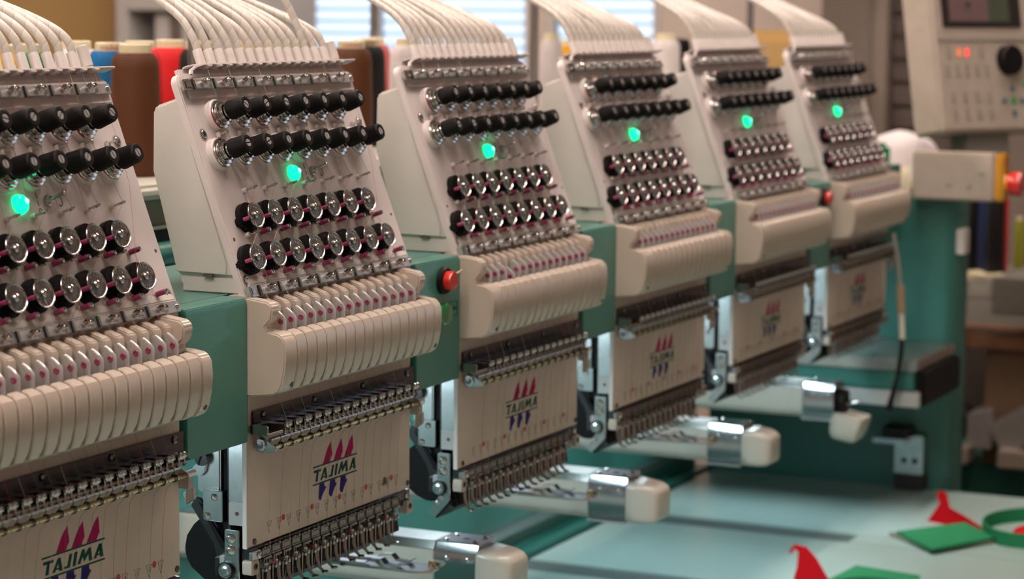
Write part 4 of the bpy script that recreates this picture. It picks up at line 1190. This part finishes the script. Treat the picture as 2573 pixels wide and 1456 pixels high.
# ================================================================== back of the room
# mustard curtain panel on the left
tag(place('wall_panel', MB().box(3.25, 3.30, 2.36, 3.20, -0.98, 1.5).mesh('wall_panel', 'mustard', bevel=0.004)), 'mustard yellow panel standing by the wall at the far left', 'panel')
sh_ = thing('storage_shelf', 'grey storage shelf by the wall left of the window', 'shelf', (3.05, 1.845, FLOOR_Z))
for _y in (0.0, 0.18, 0.35):
    place('shelf_upright', MB().box(0.0, 0.22, _y, _y + 0.03, 0.0, 2.1).mesh('shelf_upright', 'shelf_grey', bevel=0.002), sh_)
for _z in (0.3, 0.8, 1.18, 1.34):
    place('shelf_board', MB().box(0.0, 0.22, 0.03, 0.35, _z, _z + 0.025).mesh('shelf_board', 'shelf_grey', bevel=0.002), sh_)
for _i, (_y, _c, _l) in enumerate(((1.895, 'frame_white', 'pale carton on the grey shelf, nearest the window'), (2.060, 'partition', 'brown carton on the grey shelf, in the middle'), (2.10, 'frame_white', 'pale carton on the grey shelf, farthest from the window'))):
    tag(place('carton', MB().box(3.07, 3.22, _y, _y + (0.09 if _i == 0 else 0.037), FLOOR_Z + 1.205, FLOOR_Z + 1.33).mesh('carton', _c, bevel=0.003)), _l, 'carton', 'cartons on the grey shelf')
# brown partition with a dark slatted field on the right
pt = thing('partition_wall', 'brown partition screen with a dark slatted field behind the control panel', 'partition', (2.95, 0.0, FLOOR_Z))
place('partition_panel', MB().box(0, 0.05, -1.2, 0.585, 0, 2.2).mesh('partition_panel', 'partition', bevel=0.003), pt)
place('partition_post', MB().box(-0.03, 0.08, 0.447, 0.475, 0, 2.2).mesh('partition_post', 'post_brown', bevel=0.003), pt)
slm = MB().box(-0.012, 0.0, 0.0, 0.115, 0.0, 0.035).mesh('slat', 'partition_dark', bevel=0.002)
for _i in range(22):
    place('slat', slm, pt, T(0, 0.330, 0.55 + 0.042 * _i))
tag(place('leafy_plant', MB().ball((0, 0, 0), 0.09, 9, 0.5).mesh('leafy_plant', 'cone_green')), 'dark green plant top behind the farthest head', 'plant').location = (2.75, 0.49, 0.50)

# ================================================================== control panel, stop box, fabric, cables
ph, tau = math.radians(30), math.radians(10)
ca = Vector((math.cos(ph), -math.sin(ph), 0))
nh = Vector((-math.sin(ph), -math.cos(ph), 0))
cu_ = -nh * math.sin(tau) + Vector((0, 0, math.cos(tau)))
cn = ca.cross(cu_)
CPM = Matrix(((ca.x, cu_.x, cn.x, 1.55), (ca.y, cu_.y, cn.y, -0.0286), (ca.z, cu_.z, cn.z, 0.2013), (0, 0, 0, 1)))
cp = thing('control_panel', 'beige machine control panel with dark screen and black dial', 'control panel', M=CPM)
place('panel_case', MB().prism([(0.0, 0.0), (0.20, 0.0), (0.20, 0.30), (0.0, 0.30)], -0.052, 0.0, 'z').mesh('panel_case', 'cream_dull', bevel=0.004, seg=3), cp)
place('panel_seam', MB().box(0.004, 0.196, 0.1130, 0.1175, 0.0, 0.0014).mesh('panel_seam', 'key_grey', bevel=0.0005), cp)
scn = place('screen', MB().box(0.016, 0.1525, 0.1300, 0.262, 0.0, 0.0020).mesh('screen', 'screen_bezel', bevel=0.0008), cp)
place('display_field', MB().box(0.0275, 0.0950, 0.1370, 0.250, 0.0020, 0.0023).mesh('display_field', 'lcd_pink'), scn)
place('display_field', MB().box(0.0955, 0.1315, 0.1370, 0.250, 0.0020, 0.0023).mesh('display_field', 'lcd_green'), scn)
for _y in (0.154, 0.172, 0.19):
    place('display_mark', MB().box(0.058, 0.063, _y, _y + 0.007, 0.0023, 0.0025).mesh('display_mark', 'screen_bezel'), scn)
place('digit', MB().box(-0.0027, 0.0027, -0.0050, 0.0050, 0.0, 0.0012).mesh('digit', 'digit_orange', bevel=0.001), cp, T(0.0395, 0.0989, 0))
place('digit', MB().box(-0.0027, 0.0027, -0.0050, 0.0050, 0.0, 0.0012).mesh('digit', 'digit_red', bevel=0.001), cp, T(0.0535, 0.0989, 0))
place('dial', MB().lathe([(0.0190, 0), (0.0186, 0.010), (0.0170, 0.012), (0, 0.0122)], 30).mesh('dial', 'black'), cp, T(0.1225, 0.0885, 0))
km = MB().box(-0.0035, 0.0035, -0.0065, 0.0065, 0, 0.0012).mesh('key', 'key_grey', bevel=0.0006)
for _i in range(5):
    place('key', km, cp, T(0.0182 + 0.0168 * _i, 0.0766, 0))
for _i in range(4):
    place('key', km, cp, T(0.0235 + 0.0205 * _i, 0.0434, 0))
    place('key', km, cp, T(0.0250 + 0.0205 * _i, 0.0226, 0))
place('key', km, cp, T(0.022, 0.0989, 0))
place('key', km, cp, T(0.078, 0.0989, 0))
tk = [(0, 0.0055), (-0.0042, -0.004), (0.0042, -0.004)]
am = MB().prism(tk, 0, 0.0012, 'z').mesh('arrow_key', 'key_blue', bevel=0.0004)
for (_x, _y, _a) in ((0.1262, 0.0539, 0), (0.110, 0.0378, 90), (0.1425, 0.0374, -90), (0.1265, 0.0212, 180)):
    place('arrow_key', am, cp, T(_x, _y, 0) @ Matrix.Rotation(math.radians(_a), 4, 'Z'))
place('key', MB().lathe([(0.0048, 0), (0.0046, 0.0014), (0, 0.0016)], 16).mesh('key', 'key_green'), cp, T(0.1263, 0.0380, 0))
place('key', MB().lathe([(0.0048, 0), (0.0046, 0.0014), (0, 0.0016)], 16).mesh('key', 'key_green'), cp, T(0.150, 0.0590, 0))
place('mount_arm', MB().box(0.055, 0.13, -0.030, 0.004, -0.045, -0.015).mesh('mount_arm', 'box_grey', bevel=0.002), cp)

eb = thing('stop_box', 'cream switch box with yellow end and red mushroom emergency button', 'switch box', (1.50, -0.005, 0.1238))
place('box_case', MB().box(0, 0.032, -0.1000, 0.0, 0.0, 0.0570).mesh('box_case', 'cream_dull', bevel=0.0025), eb)
place('yellow_end', MB().box(0.0, 0.032, -0.1110, -0.1001, 0.0, 0.0572).mesh('yellow_end', 'yellow', bevel=0.003), eb)
place('button_collar', MB().lathe([(0.0105, 0), (0.0100, 0.006), (0.0, 0.006)], 20).mesh('button_collar', 'yellow'), eb, axis_M((0.012, -0.1110, 0.022), (0, -1, 0)))
place('stop_button', MB().lathe([(0.0122, 0.004), (0.0138, 0.0065), (0.0146, 0.017), (0.0140, 0.0195), (0.0090, 0.0210), (0, 0.0212)], 26).mesh('stop_button', 'red_button'), eb, axis_M((0.012, -0.1110, 0.022), (0, -1, 0)))
sm_ = cross_screw(0.0030, 0.0016).mesh('box_screw', 'key_grey')
for (_y, _z) in ((-0.084, 0.034), (-0.045, 0.020), (-0.070, 0.018)):
    place('box_screw', sm_, eb, axis_M((0.0, _y, _z), (-1, 0, 0)))

# cloth heap and hanging cords behind the box
def cloth(name, x, y, z, sx, sy, sz, material, label, cat):
    rnd = random.Random(3)
    vs, fs = [], []
    n, m = 18, 12
    for i in range(m + 1):
        for j in range(n):
            a = 2 * PI * j / n
            t = i / m
            rr = math.sin(t * PI / 2) ** 0.8
            w = 1 + 0.10 * math.sin(3 * a + 5 * t) + 0.06 * math.sin(7 * a)
            vs.append((sx * rr * w * math.cos(a), sy * rr * w * math.sin(a), sz * (1 - t ** 3.2) * (1 + 0.12 * math.sin(2 * a + 1))))
    for i in range(m):
        for j in range(n):
            j2 = (j + 1) % n
            fs.append((i * n + j, i * n + j2, (i + 1) * n + j2, (i + 1) * n + j))
    fs.append(tuple(m * n + j for j in reversed(range(n))))
    o = tag(place(name, MB().add(vs, fs).mesh(name, material, smooth=80)), label, cat)
    o.location = (x, y, z)
    return o


sc_ = thing('side_cabinet', 'beige side cabinet behind the farthest head, white cloth on top', 'cabinet', (1.88, 0.085, FLOOR_Z))
place('cabinet_body', MB().box(0, 0.24, 0, 0.150, 0.0, 1.12).mesh('cabinet_body', 'cabinet_brown', bevel=0.003), sc_)
place('cabinet_top', MB().box(-0.005, 0.245, -0.004, 0.154, 1.12, 1.128).mesh('cabinet_top', 'lip_white', bevel=0.002), sc_)
cloth('cloth_heap', 2.02, 0.160, 0.128, 0.055, 0.058, 0.046, 'fabric_white', 'white cloth heap behind the farthest head, under the control panel', 'cloth')
tag(place('green_pouch', MB().box(1.885, 1.905, 0.139, 0.163, 0.128, 0.168).mesh('green_pouch', 'cone_green', bevel=0.006)), 'small green pouch in front of the white cloth heap', 'pouch')
cl_ = thing('cord_bundle', 'bundle of pale cords hanging beside the farthest head', 'cords', (1.862, 0.130, 0.03))
for _i in range(8):
    _r = random.Random(_i)
    _y = 0.012 - 0.0058 * _i
    place('cord', MB().tube([(0, _y, 0.0), (0.0, _y + 0.004, 0.045), (0.001, _y - 0.002, 0.088), (0.010, _y - 0.006, 0.106), (0.03, _y - 0.006, 0.1005)], 0.0030, 7).mesh('cord', 'cap_cream' if _i % 3 else 'lip_white'), cl_)
cw = thing('hanging_cable', 'thin cable with brown and white connectors hanging beside the farthest head', 'cable', (1.345, -0.0294, 0.0964))
place('cable_wire', MB().tube([(0, 0.0, 0.0), (0, -0.006, -0.030), (0, -0.0101, -0.064)], 0.0022, 8).mesh('cable_wire', 'box_grey'), cw)
place('brown_connector', MB().tube([(0, -0.0098, -0.060), (0, -0.0118, -0.092)], 0.0046, 10).mesh('brown_connector', 'cardboard'), cw)
place('white_connector', MB().tube([(0, -0.0118, -0.092), (0, -0.0136, -0.122)], 0.0036, 10).mesh('white_connector', 'lip_white'), cw)
place('cable_tail', MB().tube([(0, -0.0136, -0.122), (0, -0.0125, -0.140), (0, -0.0090, -0.168), (0, -0.0030, -0.192), (0, 0.0, -0.205)], [0.0028, 0.0028, 0.0026, 0.0034, 0.0042], 8).mesh('cable_tail', 'black'), cw)

# ================================================================== second machine behind on the right
sm2 = thing('second_machine', 'parts of a second machine seen right of the green end stand', 'machine', (2.2, 0.0, FLOOR_Z))
place('cabinet', MB().box(0, 0.5, -0.35, 0.30, 0.30, 0.673).mesh('cabinet', 'green_smooth', bevel=0.004), sm2)
place('back_plate', MB().box(0.30, 0.32, -0.35, 0.30, 0.673, 0.94).mesh('back_plate', 'box_grey'), sm2)
place('dark_recess', MB().box(0.20, 0.22, -0.35, 0.30, 0.673, 0.845).mesh('dark_recess', 'partition_dark'), sm2)
place('wooden_rail', MB().box(-0.02, 0.10, -0.35, 0.30, 0.850, 0.872).mesh('wooden_rail', 'wood', bevel=0.002), sm2)
place('cone_tray', MB().box(-0.04, 0.06, 0.0560, 0.30, 0.928, 0.957).mesh('cone_tray', 'lip_white', bevel=0.003), sm2)
place('tray_front', MB().box(-0.04, 0.30, -0.10, 0.0555, 0.905, 0.960).mesh('tray_front', 'box_grey', bevel=0.003), sm2, T(0, 0, 0))
al = place('aluminium_rail', MB().prism([(0.090, 0.700), (0.090, 0.752), (0.055, 0.760), (0.052, 0.700)], -0.03, 0.6, 'x').mesh('aluminium_rail', 'alu', bevel=0.002), sm2, Matrix.Rotation(0, 4, 'Z'))
place('rail_motor', MB().tube([(-0.02, 0.118, 0.745), (-0.02, 0.092, 0.740)], 0.024, 16).mesh('rail_motor', 'black'), sm2)
al2 = place('aluminium_rail', MB().box(-0.03, 0.03, -0.16, 0.056, -0.026, 0.026).mesh('aluminium_rail', 'alu', bevel=0.003), sm2, T(0, 0.0, 0.742) @ Matrix.Rotation(math.radians(-32), 4, 'X'))
for (_a, _b) in ((0.084, 0.120), (-0.05, 0.038)):
    place('beige_block', MB().box(-0.05, 0.0, _a, _b, 0.678, 0.704).mesh('beige_block', 'cream_dull', bevel=0.002), sm2)
tag(place('cardboard_box', MB().box(2.205, 2.29, -0.10, 0.073, -0.3265, -0.1510).mesh('cardboard_box', 'cardboard', bevel=0.002)), 'brown cardboard box under the wooden rail of the second machine', 'box')
G2 = 'thread cones on the tray of the second machine'
for (_x, _y, _c, _l, _s) in ((2.235, 0.108, 'cone_black', 'black thread cone on the far tray, nearest the end stand', 1.0), (2.224, 0.082, 'cone_navy', 'navy blue thread cone on the far tray', 1.0),
                             (2.200, 0.062, 'cone_black', 'blackish thread cone on the far tray, right of the navy one', 1.0), (2.270, 0.074, 'cone_red', 'red thread cone on the far tray behind the blackish one', 1.0),
                             (2.300, 0.050, 'cone_lime', 'yellow-green thread cone on the far tray', 0.6), (2.36, 0.035, 'cone_blue', 'blue thread cone at the right picture edge', 0.9)):
    cone('thread_cone', _x, _y, -0.043 if _y > 0.056 else -0.039, _c, _l, group=G2, sc=_s * 0.68, tall=_s * 1.24)
tag(place('cream_spool_ring', MB().lathe([(0.030, 0.0), (0.030, 0.006), (0.024, 0.008), (0.020, 0.004)], 24).mesh('cream_spool_ring', 'cap_cream')), 'cream dish under the navy cone on the far tray', 'dish').location = (2.19, 0.075, -0.0435)

# ================================================================== felt pieces on the table
def sheet(name, pts, z, th, material, label, cat, group=None):
    return tag(place(name, MB().prism(pts, z, z + th, 'z').mesh(name, material, bevel=0.0004)), label, cat, group)


TZ = TABLE_Z
sheet('board', [(1.250, -0.061), (1.193, -0.124), (1.262, -0.176), (1.318, -0.130)], TZ, 0.0040, 'box_grey', 'grey backing board under the square green felt', 'board')
sheet('green_felt', [(1.244, -0.071), (1.177, -0.130), (1.268, -0.178), (1.325, -0.127)], TZ + 0.0042, 0.0035, 'felt_green', 'square green felt piece on a grey board, near the right edge', 'felt piece')
sheet('green_felt', [(1.072, -0.078), (1.059, -0.150), (1.000, -0.165), (0.960, -0.090), (0.993, -0.070)], TZ, 0.0060, 'felt_green', 'green felt piece cut by the bottom edge of the picture', 'felt piece')


def felt_hat(name, pts, loc, label):
    """cut felt shape standing up in a soft curl: outline in (y, z), bent along x"""
    vs, fs = [], []
    n = len(pts)
    for s in (0, 1):
        for (y, z) in pts:
            vs.append((0.020 * math.sin(y * 28) + 0.0015 * s + z * 0.35, y, z))
    fs.append(tuple(range(n)))
    fs.append(tuple(range(2 * n - 1, n - 1, -1)))
    for i in range(n):
        j = (i + 1) % n
        fs.append((i, i + n, j + n, j))
    o = tag(place(name, MB().add(vs, fs).mesh(name, 'felt_red', smooth=60)), label, 'felt piece')
    o.location = loc
    return o


felt_hat('red_felt', [(0.020, 0.0), (-0.055, 0.0), (-0.050, 0.006), (-0.030, 0.014), (-0.008, 0.020), (-0.002, 0.034), (0.008, 0.036), (0.011, 0.030), (0.006, 0.022), (0.012, 0.012)], (1.335, -0.098, TZ), 'curled red felt cut-out behind the square green felt')
felt_hat('red_felt', [(0.006, 0.0), (-0.045, 0.0), (-0.036, 0.010), (-0.020, 0.026), (-0.006, 0.034), (0.010, 0.034), (0.016, 0.026), (0.013, 0.024), (0.009, 0.030), (0.004, 0.028), (0.003, 0.014)], (1.0, -0.038, TZ), 'pointed red felt cut-out with a hooked tip at the bottom edge')
for (_x, _y, _r, _l) in ((1.330, -0.205, 0.075, 'dark green felt band curled into a ring beside the square green felt'), (0.93, -0.130, 0.062, 'dark green felt band curled into a ring at the bottom edge')):
    mb = MB()
    n = 40
    for s in range(n):
        a, b = 2 * PI * s / n, 2 * PI * (s + 1) / n
        q = []
        for t_ in (a, b):
            q.append((math.cos(t_), math.sin(t_)))
        r0, r1 = _r, _r - 0.0025
        mb.add([(q[0][0] * r0, q[0][1] * r0 * 0.75, 0), (q[1][0] * r0, q[1][1] * r0 * 0.75, 0), (q[1][0] * r0, q[1][1] * r0 * 0.75, 0.016), (q[0][0] * r0, q[0][1] * r0 * 0.75, 0.016),
                (q[0][0] * r1, q[0][1] * r1 * 0.75, 0), (q[1][0] * r1, q[1][1] * r1 * 0.75, 0), (q[1][0] * r1, q[1][1] * r1 * 0.75, 0.016), (q[0][0] * r1, q[0][1] * r1 * 0.75, 0.016)],
               [(0, 1, 2, 3), (5, 4, 7, 6), (3, 2, 6, 7), (1, 0, 4, 5)])
    o = tag(place('felt_ring_band', mb.mesh('felt_ring_band', 'felt_green', smooth=60)), _l, 'felt band')
    o.location = (_x, _y, TZ)
sheet('red_felt_disc', [(1.335 + 0.045 * math.cos(2 * PI * k / 24), -0.215 + 0.033 * math.sin(2 * PI * k / 24)) for k in range(24)], TZ, 0.004, 'felt_red', 'flat red felt piece lying inside the green ring', 'felt piece')
